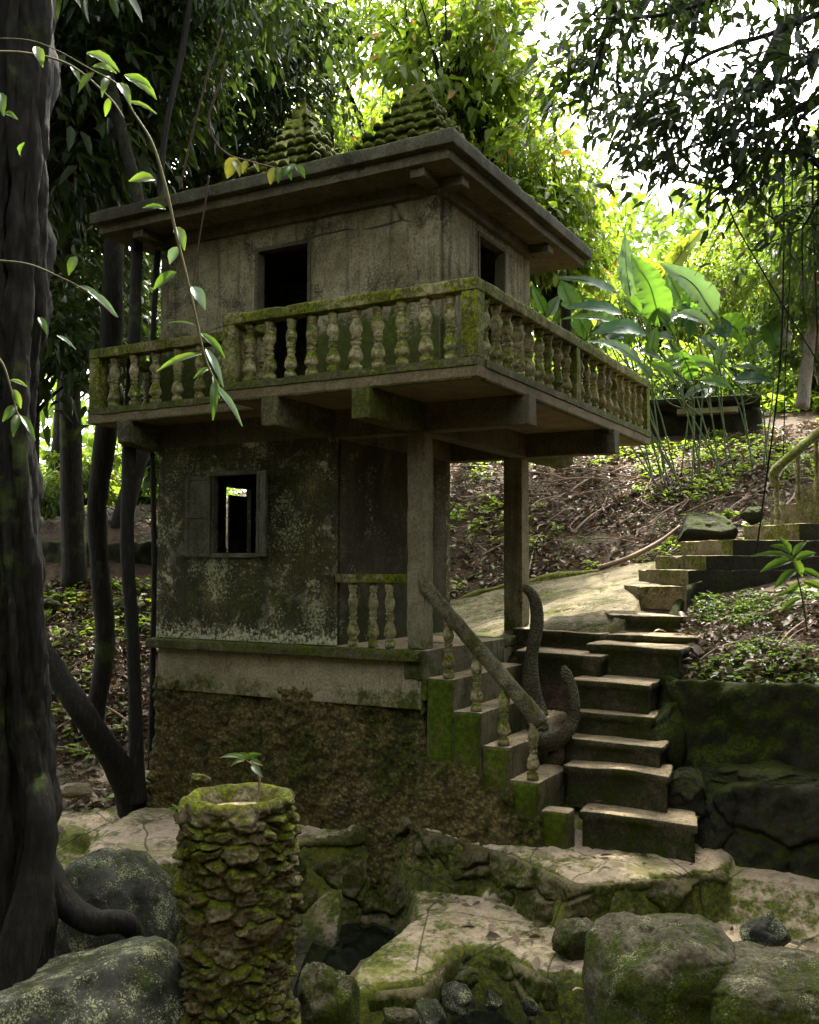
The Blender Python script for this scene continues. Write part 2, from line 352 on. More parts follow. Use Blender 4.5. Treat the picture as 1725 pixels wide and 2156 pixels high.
# ================================================================== THE HOUSE (front right column foot at the world origin)
W_, A_, D_ = 2.99, .906, 2.3
house = thing('concrete_house', 'two storey weathered concrete house with balustraded balcony, flat roof and two stepped spires', 'house', (0, 0, -1.9))
def plate(mb, u0, u1, z0, z1, holes, fix, th, axis):
    """wall with rectangular holes. axis 'x': runs along x at y=fix..fix+th ; 'y': runs along y at x=fix..fix+th"""
    us = sorted({u0, u1, *[h[0] for h in holes], *[h[1] for h in holes]}); zs = sorted({z0, z1, *[h[2] for h in holes], *[h[3] for h in holes]})
    hole = lambda i, j: any(h[0]-1e-6 <= us[i] and us[i+1] <= h[1]+1e-6 and h[2]-1e-6 <= zs[j] and zs[j+1] <= h[3]+1e-6 for h in holes)
    idx = {}; V = []; F = []
    def v(i, j, s):
        if (i, j, s) not in idx:
            idx[i, j, s] = len(V); a, b = us[i], fix+(th if s else 0)
            V.append((a, b, zs[j]) if axis == 'x' else (b, a, zs[j]))
        return idx[i, j, s]
    nu, nz = len(us)-1, len(zs)-1
    for i in range(nu):
        for j in range(nz):
            if hole(i, j): continue
            F.append((v(i, j, 0), v(i+1, j, 0), v(i+1, j+1, 0), v(i, j+1, 0))); F.append((v(i, j, 1), v(i, j+1, 1), v(i+1, j+1, 1), v(i+1, j, 1)))
            for di, dj, e in ((-1, 0, ((i, j), (i, j+1))), (1, 0, ((i+1, j), (i+1, j+1))), (0, -1, ((i, j), (i+1, j))), (0, 1, ((i, j+1), (i+1, j+1)))):
                a, b = i+di, j+dj
                if not (0 <= a < nu and 0 <= b < nz) or hole(a, b):
                    (p, q), (r, s) = e; F.append((v(p, q, 0), v(r, s, 0), v(r, s, 1), v(p, q, 1)))
    mb.add(V, F); return mb
def recalc(o):
    bm = bmesh.new(); bm.from_mesh(o.data); bmesh.ops.recalc_face_normals(bm, faces=bm.faces[:]); bm.to_mesh(o.data); bm.free(); return o

# rubble foundation: dense displaced box skin
def rubble_box(x0, x1, y0, y1, z0, z1, step=.022, amp=.05, flare=.06, seed=0, topn=.05):
    """front, right and left faces of a block with rough displaced surface, ragged top"""
    def corners(t):  # path round the three visible sides, rounded corners
        return t
    L = [(x0, y1), (x0, y0), (x1, y0), (x1, y1)]
    pts = []; nr = []
    for i in range(3):
        a, b = np.array(L[i]), np.array(L[i+1]); d = np.linalg.norm(b-a); k = max(2, int(d/step)); n = np.array([(b-a)[1], -(b-a)[0]])/d
        for q in range(k+(i == 2)): pts.append(a+(b-a)*q/k); nr.append(n)
    pts = np.array(pts); nr = np.array(nr, float)
    for _ in range(3): nr[1:-1] = (nr[:-2]+nr[1:-1]+nr[2:])/3
    nr /= np.linalg.norm(nr, axis=1)[:, None]
    nz = max(3, int((z1-z0)/step)); Z = np.linspace(0, 1, nz)
    n = len(pts); P = np.zeros((nz, n, 3)); Nn = np.zeros((nz, n, 3))
    P[:, :, :2] = pts[None]; Nn[:, :, :2] = nr[None]
    top = z1+topn*fbm(np.stack([pts[:, 0]*1.7, pts[:, 1]*1.7, pts[:, 0]*0+seed], 1), 4, 3)
    P[:, :, 2] = z0+(top[None]-z0)*Z[:, None]
    Pf = P.reshape(-1, 3); f1, f2, idv = worley(Pf*np.array([11, 11, 14]), seed); g1, _, _ = worley(Pf*26, seed+9)
    d = amp*(fbm(Pf*2.2, 3, seed)*.9+.9*(.55-f1)*(.5+idv)+.35*(.5-g1)+.2*fbm(Pf*30, 3, 5))
    fl = flare*(1-np.repeat(Z, n))**2
    tuck = np.repeat(sstep(1.0, .97, Z), n)*.03-.02
    Q = Pf+Nn.reshape(-1, 3)*(d+fl+tuck)[:, None]
    i = np.arange(nz-1)[:, None]*n+np.arange(n-1)[None]; F = np.stack([i, i+1, i+n+1, i+n], 2).reshape(-1, 4)
    # cap
    Q = Q.reshape(nz, n, 3); cap = Q[-1].copy(); cap -= nr_pad(nr)*.09; Vt = np.vstack([Q.reshape(-1, 3), cap]); b = (nz-1)*n; c = nz*n; k = np.arange(n-1)
    F = np.vstack([F, np.stack([b+k, b+k+1, c+k+1, c+k], 1)])
    return Vt, F
def nr_pad(nr): return np.hstack([nr, np.zeros((len(nr), 1))])
V, F = rubble_box(-3.0, -.02, .03, 2.5, -2.0, -.385, flare=.10, amp=.06)
mesh_np('foundation', V, F, M['rough'], house)
b = MB(); plate(b, -2.96, -.03, -.5, -.095, [], .0, .2, 'x'); b.box(-2.96, -2.76, .2, 2.3, -.5, -.095); b.box(-.23, -.03, .2, 2.3, -.5, -.095)
recalc(b.build('plinth', M['plinth'], house, bevel=.008))
b = MB(); b.box(-3.06, -.015, -.085, 2.36, -.10, -.003)
o = b.build('ledge', M['conc_moss'], house, bevel=.010, worn=.009)
# porch floor (inside ledge outline, landing continues to the right)
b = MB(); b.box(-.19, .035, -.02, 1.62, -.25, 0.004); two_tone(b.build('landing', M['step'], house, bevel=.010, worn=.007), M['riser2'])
# --- lower room
wz0, wz1, wx0, wx1 = .80, 1.58, -2.29, -1.74
pA, pB = atX(466, 1030, -2.99), atX(531, 1163, -2.89)
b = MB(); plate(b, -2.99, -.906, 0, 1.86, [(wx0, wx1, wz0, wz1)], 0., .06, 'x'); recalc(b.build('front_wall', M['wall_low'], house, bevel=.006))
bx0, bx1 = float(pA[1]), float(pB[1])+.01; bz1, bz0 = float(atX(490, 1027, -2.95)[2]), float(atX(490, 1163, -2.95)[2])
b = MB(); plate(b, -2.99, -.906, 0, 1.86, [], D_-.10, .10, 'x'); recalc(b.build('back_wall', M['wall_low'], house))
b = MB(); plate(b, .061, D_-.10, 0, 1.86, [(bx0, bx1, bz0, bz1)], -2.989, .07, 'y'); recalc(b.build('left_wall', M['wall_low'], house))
b = MB(); b.box(-1.0, -.907, .10, D_-.10, 0, 1.86); b.build('porch_wall', M['porch'], house)
# back window leaf seen through the front window: two dark boards with bright gaps
bw = MB().box(-2.935, -2.915, bx0+.05, bx1-.075, bz0-.02, bz1-.085).build('side_shutter', M['wood'], house)
# front window frame and shutters
b = MB(); t = .022
for z0, z1, x0, x1 in ((wz0-.02, wz0+t, wx0, wx1), (wz1-t, wz1+.02, wx0-.03, wx1+.03)): b.box(x0, x1, -.03, .055, z0, z1)
for x0, x1 in ((wx0, wx0+t), (wx1-t, wx1)): b.box(x0, x1, -.022, .05, wz0+t+.001, wz1-t-.001)
wf = b.build('window_frame', M['wood'], house, bevel=.004)
def shutter(hx, hy, ang, w, z0, z1, parent, tilt=0):
    d = np.array([math.cos(ang), math.sin(ang), 0]); n = np.array([-d[1], d[0], 0]); b = MB(); h = z1-z0; zc = (z0+z1)/2; H = np.array([hx, hy, 0.]); up = np.array([0, 0, 1.])+d*tilt
    def bar(a0, a1, b0, b1, th): b.obox(H+d*(a0+a1)/2+up*(b0+b1)/2, d*(a1-a0)/2, n*th, up*(b1-b0)/2)
    fr = .04
    bar(0, fr, z0, z1, .014); bar(w-fr, w, z0, z1, .014); bar(fr, w-fr, z0, z0+fr+.01, .0135); bar(fr, w-fr, z1-fr, z1, .0135); bar(fr, w-fr, zc-.02, zc+.02, .0135)
    bar(fr, w-fr, z0+fr+.01, zc-.02, .006); bar(fr, w-fr, zc+.02, z1-fr, .006)
    o = b.build('shutter', M['wood'], parent, bevel=.003); return o
shutter(wx0-.005, -.03, R(192), .27, wz0-.01, wz1-.02, house)
shutter(wx1+.005, -.03, R(-24), .17, wz0-.01, wz1, house)
# --- columns
b = MB(); b.box(-.172, 0, 0, .165, .002, 1.85); b.box(-.025, .028, -.012, .15, -.42, .0); b.build('column', M['column'], house, bevel=.007, worn=.005)
pc = atY(1061, 1000, D_); b = MB(); b.box(float(pc[0]), float(pc[0])+.21, D_-.01, D_+.19, -.3, 1.85); b.build('column', M['column'], house, bevel=.008)
# --- beams under the balcony
b = MB(); zb, zt = 1.845, 2.095
b.box(-3.0, .0, 0.003, .168, zb, zt); b.box(-3.0, .0, D_-.02, D_+.17, zb, zt); b.box(-.168, -.003, .168, D_-.02, zb+.002, zt)
b.box(-1.0, -.88, .168, D_-.02, zb, zt); b.box(-2.99, -2.87, .168, D_-.02, zb, zt)
b.build('ring_beam', M['conc'], house, bevel=.006)
def bracket(x0, x1, y0, y1, z0, z1, ax, tip=.05):
    """cantilever: deep end at the wall, slightly shallower at the tip"""
    if ax == 'y': V = [(x, y, z) for (y, z) in ((y0, z0+tip), (y0, z1), (y1, z1), (y1, z0)) for x in (x0, x1)]
    else: V = [(x, y, z) for (x, z) in ((x1, z0+tip), (x1, z1), (x0, z1), (x0, z0)) for y in (y0, y1)]
    b = MB(); b.add(V, [(0, 1, 3, 2), (2, 3, 5, 4), (4, 5, 7, 6), (6, 7, 1, 0), (0, 2, 4, 6), (1, 7, 5, 3)])
    return recalc(b.build('bracket_beam', M['conc_moss' if ax == 'y' else 'conc'], house, bevel=.007, worn=.006))
bracket(-.17, -.005, -.90, 0, zb, zt-.002, 'y', .0); bracket(-1.06, -.90, -.88, 0, zb, zt-.002, 'y', .0); bracket(-3.12, -2.96, -.45, 0, zb-.02, zt-.002, 'y')
bracket(0.002, .95, .0, .165, zb, zt-.002, 'x', .0); bracket(0.002, .95, D_-.02, D_+.16, zb, zt-.002, 'x', .0)
bracket(0.0-.16, .02, D_+.165, D_+1.3, zb, zt-.002, 'y', 0)
bracket(-.168, 0.0, D_+.17, 3.75, zb+.05, zt-.002, 'y', 0)
# --- balcony slab
BX, BY, BL, BZ = .9015, -.8722, -1.483, (2.092, 2.235)
LX, LY, YE = -3.53, -.4231, 3.796
out = [(BX, BY), (BX, YE), (-.2, YE), (-.2, D_+.6), (LX, D_+.6), (LX, LY), (BL, LY), (BL, BY)]
b = MB(); b.prism(out, BZ[0], BZ[1]-.06); recalc(b.build('balcony_slab', M['soffit'], house, bevel=.006))
# kerb moulding round the edge
def strip(mb, segs, z0, z1, w, ov=0):
    for (x0, y0, x1, y1, nx, ny) in segs:   # outward normal nx,ny
        xa, xb = min(x0, x1), max(x0, x1); ya, yb = min(y0, y1), max(y0, y1)
        if nx: mb.box(*( (x0-w, x0+ov) if nx > 0 else (x0-ov, x0+w)), ya, yb, z0, z1)
        else: mb.box(xa, xb, *((y0-ov, y0+w) if ny < 0 else (y0-w, y0+ov)), z0, z1)
wr = .14
mid = (BL, BY, BX, BY, 0, -1); rgt = (BX, BY+wr, BX, YE, 1, 0); lft = (LX+wr, LY, BL, LY, 0, -1); lsd = (LX, LY, LX, 2.4, -1, 0); mret = (BL, BY+wr, BL, LY+wr, -1, 0)
e = MB(); strip(e, [mid, rgt, lft, lsd, mret], BZ[1]-.062, BZ[1]+.005, wr, .012); e.build('balcony_kerb', M['conc_moss'], house, bevel=.008, worn=.008)
e = MB(); strip(e, [(BL+.05, BY, BX-.05, BY, 0, -1), (BX, BY+wr, BX, YE-.05, 1, 0), (LX+.05, LY, BL, LY, 0, -1)], BZ[0]-.012, BZ[0]+.03, .05, -.004); e.build('drip_edge', M['conc_moss'], house, bevel=.006)
ZR = (2.735, 2.8324)
# baluster profile (unit height 1)
prof = [(.115, 0), (.115, .10), (.075, .115), (.07, .14), (.10, .165), (.125, .21), (.125, .26), (.10, .33), (.07, .39), (.065, .42), (.09, .435), (.09, .465), (.065, .48), (.062, .50), (.09, .515), (.09, .545), (.068, .56), (.085, .60), (.115, .66), (.115, .71), (.085, .78), (.065, .83), (.062, .85), (.085, .865), (.085, .89), (.07, .90), (.10, .915), (.10, 1.0)]
BMS = []
for q_ in range(5):
    bme = MB().lathe((0, 0, 0), [(r*random.uniform(.94, 1.05), z) for r, z in prof], 18); V_ = np.array(bme.V); V_ = V_+np.stack([.016*fbm(V_*np.array([7, 7, 9])+q_*9, 3, q_), .016*fbm(V_*np.array([7, 7, 9])+q_*9, 3, q_+20), 0*V_[:, 0]], 1)
    bal_mesh = mesh_np('baluster', V_, bme.F, M['balus']); BMS.append(bal_mesh.data); bpy.data.objects.remove(bal_mesh)
def baluster(parent, x, y, z0, h, wide=.45):
    o = bpy.data.objects.new('baluster', random.choice(BMS)); link(o, parent); o.location = tuple(np.array((x, y, z0))-wloc(parent))
    s = wide*random.uniform(.95, 1.05); o.scale = (s, s, h); o.rotation_euler = (random.uniform(-.02, .02), random.uniform(-.02, .02), random.uniform(0, 6)); return o
def railing(seg, n, posts, post_w=.13):
    x0, y0, x1, y1, nx, ny = seg
    b = MB(); strip(b, [seg], ZR[0], ZR[1], wr, .004); r = b.build('railing', M['rail'], house, bevel=.007, worn=.007)
    for (a0, a1) in posts:
        p = MB()
        if nx: p.box(*((x0-wr+.008, x0-.001) if nx > 0 else (x0+.001, x0+wr-.008)), a0, a1, BZ[1]+.004, ZR[0]+.001)
        else: p.box(a0, a1, *((y0+.001, y0+wr-.008) if ny < 0 else (y0-wr+.008, y0-.001)), BZ[1]+.004, ZR[0]+.001)
        p.build('post', M['rail'], r, bevel=.007, worn=.006)
    for (a0, a1, k) in n:
        for i in range(k):
            a = a0+(a1-a0)*(i+.5)/k
            if nx: baluster(r, x0-nx*wr/2, a, BZ[1]+.003, ZR[0]-BZ[1]-.003)
            else: baluster(r, a, y0-ny*wr/2, BZ[1]+.003, ZR[0]-BZ[1]-.003)
    return r
railing(mid, [(BL+.14, BX-.15, 10)], [(BL, BL+.12), (BX-.14, BX-.001)])
railing(rgt, [(BY+.14, 1.30, 9), (1.42, YE-.12, 10)], [(1.30, 1.42), (YE-.12, YE-.001)])
railing(lft, [(LX+.14, BL-.01, 7)], [])
railing(lsd, [(LY+.14, 2.3, 11)], [(LY+.001, LY+.13)])
railing(mret, [(BY+.14, LY+.12, 2)], [])
# --- upper storey
UX, UZ0, UZ1 = .13, 2.17, 3.985
UD = 2.07
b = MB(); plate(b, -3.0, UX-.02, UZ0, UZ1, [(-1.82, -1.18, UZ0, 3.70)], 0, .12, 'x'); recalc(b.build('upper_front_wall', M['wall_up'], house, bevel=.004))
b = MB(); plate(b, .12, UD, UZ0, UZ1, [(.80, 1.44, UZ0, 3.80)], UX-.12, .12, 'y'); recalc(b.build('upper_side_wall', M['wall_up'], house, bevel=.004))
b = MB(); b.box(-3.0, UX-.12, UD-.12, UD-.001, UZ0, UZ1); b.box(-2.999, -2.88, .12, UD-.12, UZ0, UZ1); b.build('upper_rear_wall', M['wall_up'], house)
b = MB(); b.box(UX-.125, UX+.006, -.012, .02, UZ0, UZ1-.001); b.build('corner_pilaster', M['wall_up'], house, bevel=.006)
b = MB(); b.box(-3.0, .01, .14, UD-.14, 2.172, 2.19); b.build('upper_floor', M['soffit'], house)
def doorframe(seg, x0, x1, ztop, ax):
    b = MB(); t = .035
    if ax == 'x':
        b.box(x0, x0+t, -.008, .10, UZ0+.02, ztop); b.box(x1-t, x1, -.008, .10, UZ0+.02, ztop); b.box(x0+t, x1-t, -.007, .10, ztop-t, ztop)
    else:
        b.box(seg-.1, seg+.008, x0, x0+t, UZ0+.02, ztop); b.box(seg-.1, seg+.008, x1-t, x1, UZ0+.02, ztop); b.box(seg-.1, seg+.007, x0+t, x1-t, ztop-t, ztop)
    return b.build('door_frame', M['conc'], house)
doorframe(0, -1.82, -1.18, 3.70, 'x'); doorframe(UX, .80, 1.44, 3.80, 'y')
# --- roof
RF, RR, RL, RB = -.4646, .4974, -3.5352, 3.0
roof = MB().box(RL, RR, RF, RB, 4.075, 4.2).build('roof', M['roof'], house, bevel=.010, worn=.012, wstep=.09)
MB().box(RL+.07, RR-.07, RF+.07, RB-.07, 3.985, 4.077).build('cornice', M['conc'], roof, bevel=.007, worn=.006, wstep=.1)
b = MB()
b.box(-3.06, UX+.05, -.05, .10, 3.87, 3.984); b.box(UX-.10, UX+.051, .101, UD+.05, 3.87, 3.983); b.box(-3.061, -2.9, .101, UD, 3.87, 3.983)
for x in (-3.0,): b.box(x-.06, x+.08, RF+.12, -.051, 3.90, 3.982); 
b.box(UX-.09, UX+.045, RF+.12, -.051, 3.905, 3.982); b.box(UX+.052, RR-.12, -.049, .09, 3.90, 3.981); b.box(UX+.052, RR-.12, UD-.12, UD+.04, 3.90, 3.981)
b.build('eaves_beam', M['conc'], house, bevel=.006)
# spires: tiers of curled scales
def spire(cx, cy, base, h, n=9, seed=0):
    n = 11; b = MB(); k = []
    for i in range(n):
        f = 1-i/n; w = base*f*.5+.03; z0 = 4.19+h*i/n; z1 = 4.19+h*(i+1)/n
        b.add([(cx+sx*w, cy+sy*w, z0) for sx, sy in ((-1, -1), (1, -1), (1, 1), (-1, 1))]+[(cx+sx*w*.82, cy+sy*w*.82, z1+.01) for sx, sy in ((-1, -1), (1, -1), (1, 1), (-1, 1))],
              [(0, 1, 5, 4), (1, 2, 6, 5), (2, 3, 7, 6), (3, 0, 4, 7), (4, 5, 6, 7)])
        m = max(1, int(round(w*2/.125)))
        for s, (dx, dy) in enumerate(((1, 0), (0, 1), (1, 0), (0, 1))):
            nx, ny = ((0, -1), (1, 0), (0, 1), (-1, 0))[s]
            for j in range(m+1):
                t = -w+2*w*(j/m); px, py = cx+dx*t+nx*w, cy+dy*t+ny*w
                s_ = .095*(.7+.5*f)*random.uniform(.8, 1.2); dz = random.uniform(-.02, .02)
                # a pointed lobe standing off the tier and hooked upwards
                q = np.array([px, py, z0+dz]); no = np.array([nx, ny, 0.])+np.array([dx, dy, 0])*random.uniform(-.3, .3); ta = np.array([dx, dy, 0.])
                ring = []
                for (o_, z_, w_) in ((-.25, -.05, 1.2), (.12, .0, 1.15), (.42, .30, .8), (.42, .62, .45), (.28, .8, .1)):
                    for a in range(7):
                        g = math.pi*2*a/7; ring.append(q+no*s_*(o_+.28*math.cos(g)*w_)+ta*s_*.8*w_*math.sin(g)+np.array([0, 0, s_*(z_+.12*w_*math.cos(g))]))
                FF = [(r*7+a, r*7+(a+1) % 7, (r+1)*7+(a+1) % 7, (r+1)*7+a) for r in range(4) for a in range(7)]+[tuple(range(28, 35))]
                b.add(ring, FF)
    b.lathe((cx, cy, 4.19+h-.03), [(.035, 0), (.05, .04), (.03, .09), (.012, .17), (.004, .2)], 8)
    V = np.array(b.V); V += .012*np.stack([vnoise(V*9, 1), vnoise(V*9, 2), vnoise(V*9, 3)], 1)
    return recalc(mesh_np('roof_spire', V, b.F, M['spire'], roof))
s1 = atY(884, 215, 1.25); s2 = atY(640, 262, 1.25)
spire(float(s1[0]), 1.25, 1.5, float(s1[2])-4.04, 9); spire(float(s2[0]), 1.25, 1.5, float(s2[2])-4.06, 9)
# --- porch railing between the room corner and the column
b = MB(); b.box(-.905, -.173, .01, .115, .555, .635); pr = b.build('porch_railing', M['rail'], house, bevel=.008)
for u in (744, 786, 822): q = atY(u, 1300, .06); baluster(pr, float(q[0]), .06, .0, .557, .40)
b = MB(); b.box(-.90, -.18, .03, 1.6, -.05, .0005); b.build('porch_floor', M['step'], house)

# ================================================================== HOUSE STAIRS
st = thing('concrete_staircase', 'mossy concrete steps with log handrail descending from the porch of the house', 'staircase', (0, 0, -1.5))
tr_x = [.02, .275, .53, .775, 1.03, 1.26]; tr_z = [-.225, -.48, -.735, -.98, -1.19]
yb = [1.55, 1.45, 1.1, .72, .16]
for i in range(5):
    b = MB(); x0, x1 = tr_x[i]-(.0 if i else 0), tr_x[i+1]; y0 = -.012*(i % 2)
    zlow = tr_z[i]-.95 if i < 4 else -1.52
    b.box(x0-(0 if i == 0 else .0), x1, y0-.004*i, yb[i], zlow, tr_z[i])
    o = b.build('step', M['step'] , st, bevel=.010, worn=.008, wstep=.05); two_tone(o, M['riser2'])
    # mossy skirt on the flank facing the viewer, standing 6 mm proud
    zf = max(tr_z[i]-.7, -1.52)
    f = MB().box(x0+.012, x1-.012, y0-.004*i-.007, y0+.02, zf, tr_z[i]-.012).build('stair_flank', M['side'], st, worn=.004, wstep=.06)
for (xa, xb, zz, sd_, fl_) in ((-.03, .50, -.86, 4, .12), (.40, .80, -1.02, 6, .14), (.72, 1.03, -1.2, 8, .14)):
    V, F = rubble_box(xa, xb, -.035, .5, -1.75, zz, amp=.055, flare=fl_, seed=sd_, topn=.12)
    mesh_np('stair_foundation', V, F, M['rough'], st)
# handrail: a cast concrete log
p0 = atY(893, 1232, .02); p1 = atY(1132, 1512, .06)
path = [p0+np.array((0, 0, .05)), p0+(p1-p0)*.04, p0+(p1-p0)*.3, p0+(p1-p0)*.65, p1-np.array((.02, 0, -.02)), p1+np.array((.035, 0, -.045))]
V, F = tube_np(catmull(path, 10), [.052, .060, .060, .062, .066, .066, .05], 18, .10, 3)
V += .006*fbm(V*18, 3, 2)[:, None]
mesh_np('handrail', V, F, M['log'], st)
for i, (u, v0, v1) in enumerate(((945, 1318, 1430), (1003, 1400, 1497), (1061, 1462, 1567), (1122, 1515, 1642))):
    q = atY((u), v1, .05); ztop = float((p0+(p1-p0)*((u-893)/239.))[2])-.03
    baluster(st, float(q[0]), .05, tr_z[i]+.002, ztop-tr_z[i], .42)

# ================================================================== STONE STAIRS up to the path
ss = thing('stone_staircase', 'rough stone steps climbing between the concrete stairs and the mossy planter wall', 'staircase', (1.5, 0, -1.5))
def slab(name, poly, z0, z1, m, parent, seed=0, rough=.012, nose=.02, step=.05):
    """irregular stone slab: polygon with worn, wavy edges and slightly dished top"""
    P = np.array(poly, float); Q = []
    for i in range(len(P)):
        a, c = P[i], P[(i+1) % len(P)]; k = max(2, int(np.linalg.norm(c-a)/step))
        for q in range(k): Q.append(a+(c-a)*q/k)
    Q = np.array(Q); C = Q.mean(0); n = len(Q)
    W3 = np.c_[Q*3.3, np.full(n, seed*1.7)]
    d = (Q-C)/np.linalg.norm(Q-C, axis=1)[:, None]; Q = Q+d*(rough*2.2*fbm(W3, 4, seed))[:, None]
    rings = []
    zt = z1+rough*.9*fbm(np.c_[Q*2.5, np.full(n, 5.)], 3, seed+2); 
    prof = [(z0, -.012), (z0+(z1-z0)*.35, -.014), (z1-.075 if z1-z0 > .1 else z0+(z1-z0)*.5, -.012), (z1-.055 if z1-z0 > .1 else z0+(z1-z0)*.6, nose*.8), (z1-.02, nose), (z1-.006, nose*.7), (z1, nose*.1-.004)]
    for zz, off in prof:
        r = np.c_[Q+d*(off+rough*.8*fbm(np.c_[Q*9, np.full(n, zz*9)], 3, seed+4))[:, None], zz+(zt-z1)*((zz-z0)/(z1-z0))]; rings.append(r)
    for s in (.8, .5, .2):
        Qs = C+(Q-C)*s; rings.append(np.c_[Qs, z1+rough*.9*fbm(np.c_[Qs*2.5, np.full(n, 5.)], 3, seed+2)])
    V = np.vstack(rings+[np.array([[C[0], C[1], z1]])]); m_ = len(rings); i = np.arange(m_-1)[:, None]*n; j = np.arange(n)[None]
    F = [tuple(f) for f in np.stack([i+j, i+(j+1) % n, i+n+(j+1) % n, i+n+j], 2).reshape(-1, 4)]+[((m_-1)*n+q, (m_-1)*n+(q+1) % n, m_*n) for q in range(n)]
    o_ = mesh_np(name, V, F, m, parent, True)
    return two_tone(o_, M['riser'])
rows = [  # left px, right px, front y, back y, z
    (1222, 1456, .15, .55, -1.19, 1712, 1738), (1192, 1393, .40, .80, -.90, 1615, 1630), (1189, 1379, .63, 1.05, -.731, 1559, 1567),
    (1208, 1364, .883, 1.3, -.538, 1502, 1502), (1206, 1354, 1.023, 1.8, -.289, 1434, 1437), (1240, 1420, 1.50, 2.3, -.011, 1357, 1369), (1262, 1455, 2.03, 3.0, .052, 1335, 1340)]
zprev = -1.55
for i, (ul, ur, y0, y1, z, vl, vr) in enumerate(rows):
    a = atY(ul, vl, y0); c = atY(ur, vr, y0); xl, xr = float(a[0]), float(c[0])+.05
    tilt = .03
    slab('step', [(xl, y0), (xr, y0-tilt), (xr-(.14 if i == 0 else .05), y1), (xl-.05*(i > 1), y1)], zprev-.05, z, M['stone'], ss, seed=i+3, nose=.020, rough=.022)
    zprev = z
a = atZ(1086, 1374, -.12); slab('step', [(float(a[0]), float(a[1])), (1.10, 1.30), (1.12, 1.9), (float(a[0])-.1, 2.1)], -.6, -.10, M['stone'], ss, seed=21)

# ================================================================== TERRAIN
def poly_sd(X, Y, P):
    """signed distance to polygon (negative inside)"""
    P = np.array(P, float); d = np.full(X.shape, 1e9); ins = np.zeros(X.shape, bool)
    for i in range(len(P)):
        a, b = P[i], P[(i+1) % len(P)]; e = b-a; wx, wy = X-a[0], Y-a[1]
        t = np.clip((wx*e[0]+wy*e[1])/(e@e), 0, 1); d = np.minimum(d, (wx-t*e[0])**2+(wy-t*e[1])**2)
        c = (a[1] > Y) != (b[1] > Y)
        with np.errstate(divide='ignore', invalid='ignore'): ins ^= c & (X < (b[0]-a[0])*(Y-a[1])/(b[1]-a[1])+a[0])
    return np.where(ins, -1, 1)*np.sqrt(d)
ctl = [at(u, v, d) for u, v, d in (
    (100, 1650, 10.3), (200, 1640, 10.4), (60, 1500, 11.3), (180, 1400, 12), (300, 1480, 11.6), (70, 1215, 14.2), (300, 1215, 14.2), (-200, 1300, 13), (-300, 1700, 9.5), (60, 1130, 15), (300, 1130, 15), (70, 1095, 19), (300, 1090, 20), (-200, 1100, 18),
    (940, 1335, 10.9), (1135, 1331, 10.0), (1262, 1342, 9.5), (1340, 1302, 10.2), (1345, 1266, 10.9), (1400, 1240, 11.3), (1440, 1196, 12.6), (1250, 1221, 12.9), (1120, 1238, 13.1), (955, 1280, 13.3),
    (1000, 1150, 14.4), (1250, 1120, 14.4), (1450, 1090, 14.0), (1600, 1050, 13.8), (1000, 1000, 16.5), (1250, 980, 16.5), (1450, 950, 17), (1650, 900, 17.5), (1300, 890, 20), (1700, 830, 23), (1000, 950, 20), (1500, 800, 30), (1800, 900, 17),
    (1500, 1432, 8.6), (1650, 1430, 8.2), (1480, 1330, 10), (1600, 1290, 10), (1725, 1270, 9.6), (1850, 1400, 8.5), (1850, 1150, 12))]
ctl += [np.array(p) for p in ((-3.2, -.2, -1.8), (-1.5, -.1, -1.8), (0, 0, -1.75), (1.2, .1, -1.7), (-3, 2.3, -1.2), (-1.5, 1.5, -1.3), (-1, 3.5, -.1), (-3.5, 4, -.2), (.2, 2.6, -.05), (1.2, 2.5, -.0),
    (2.2, .2, -1.8), (3.5, 0, -1.8), (-2.6, -1, -2.2), (-1, -.9, -2.35), (0.3, -1.2, -2.4), (1, -2, -2.45), (2, -3, -2.4), (3.4, -2, -2.1), (4.2, -1, -1.9), (0, -3, -2.4), (-1.5, -2.5, -2.3), (1, -4.5, -2.2), (3.2, -4.5, -2.2), (-4, -3, -2.2), (6, -3, -1.9),
    (4, -9, -1.6), (-4, -9, -1.9), (12, -6, -1.2), (12, 4, 1.0), (0, -20, -1.5), (20, -15, 0), (-15, -8, -1.5), (-20, 5, 0), (-40, 20, 2), (-30, 40, 4), (-10, 60, 6), (20, 60, 7), (40, 40, 7), (30, 20, 5), (60, 0, 4), (0, -60, 0), (-60, -20, 1), (50, -50, 1), (-80, 80, 5), (80, 80, 8))]
ctl = np.array(ctl)
def _U(r2): return np.where(r2 > 1e-9, .5*r2*np.log(r2+1e-12), 0)
_n = len(ctl); _K = _U(((ctl[:, None, :2]-ctl[None, :, :2])**2).sum(2))+np.eye(_n)*.6
_P = np.c_[np.ones(_n), ctl[:, :2]]; _A = np.block([[_K, _P], [_P.T, np.zeros((3, 3))]]); _w = np.linalg.solve(_A, np.r_[ctl[:, 2], 0, 0, 0])
def base_h(x, y):
    x = np.asarray(x, float).ravel(); y = np.asarray(y, float).ravel(); r = _w[_n]+_w[_n+1]*x+_w[_n+2]*y
    for i in range(_n): r = r+_w[i]*_U((x-ctl[i, 0])**2+(y-ctl[i, 1])**2)
    return r
def pz(z, *pp): return [tuple(atZ(u, v, z)[:2]) for u, v in pp], z
LEDGE = [(560, 1790, -1.6), (628, 1772, -1.585), (700, 1760, -1.575), (745, 1741, -1.50), (790, 1716, -1.43), (830, 1709, -1.37), (862, 1720, -1.37), (885, 1742, -1.41), (930, 1752, -1.43), (985, 1769, -1.465), (1050, 1789, -1.475), (1110, 1812, -1.475), (1170, 1838, -1.475), (1210, 1853, -1.475), (1300, 1853, -1.475), (1420, 1841, -1.475), (1530, 1826, -1.475)]
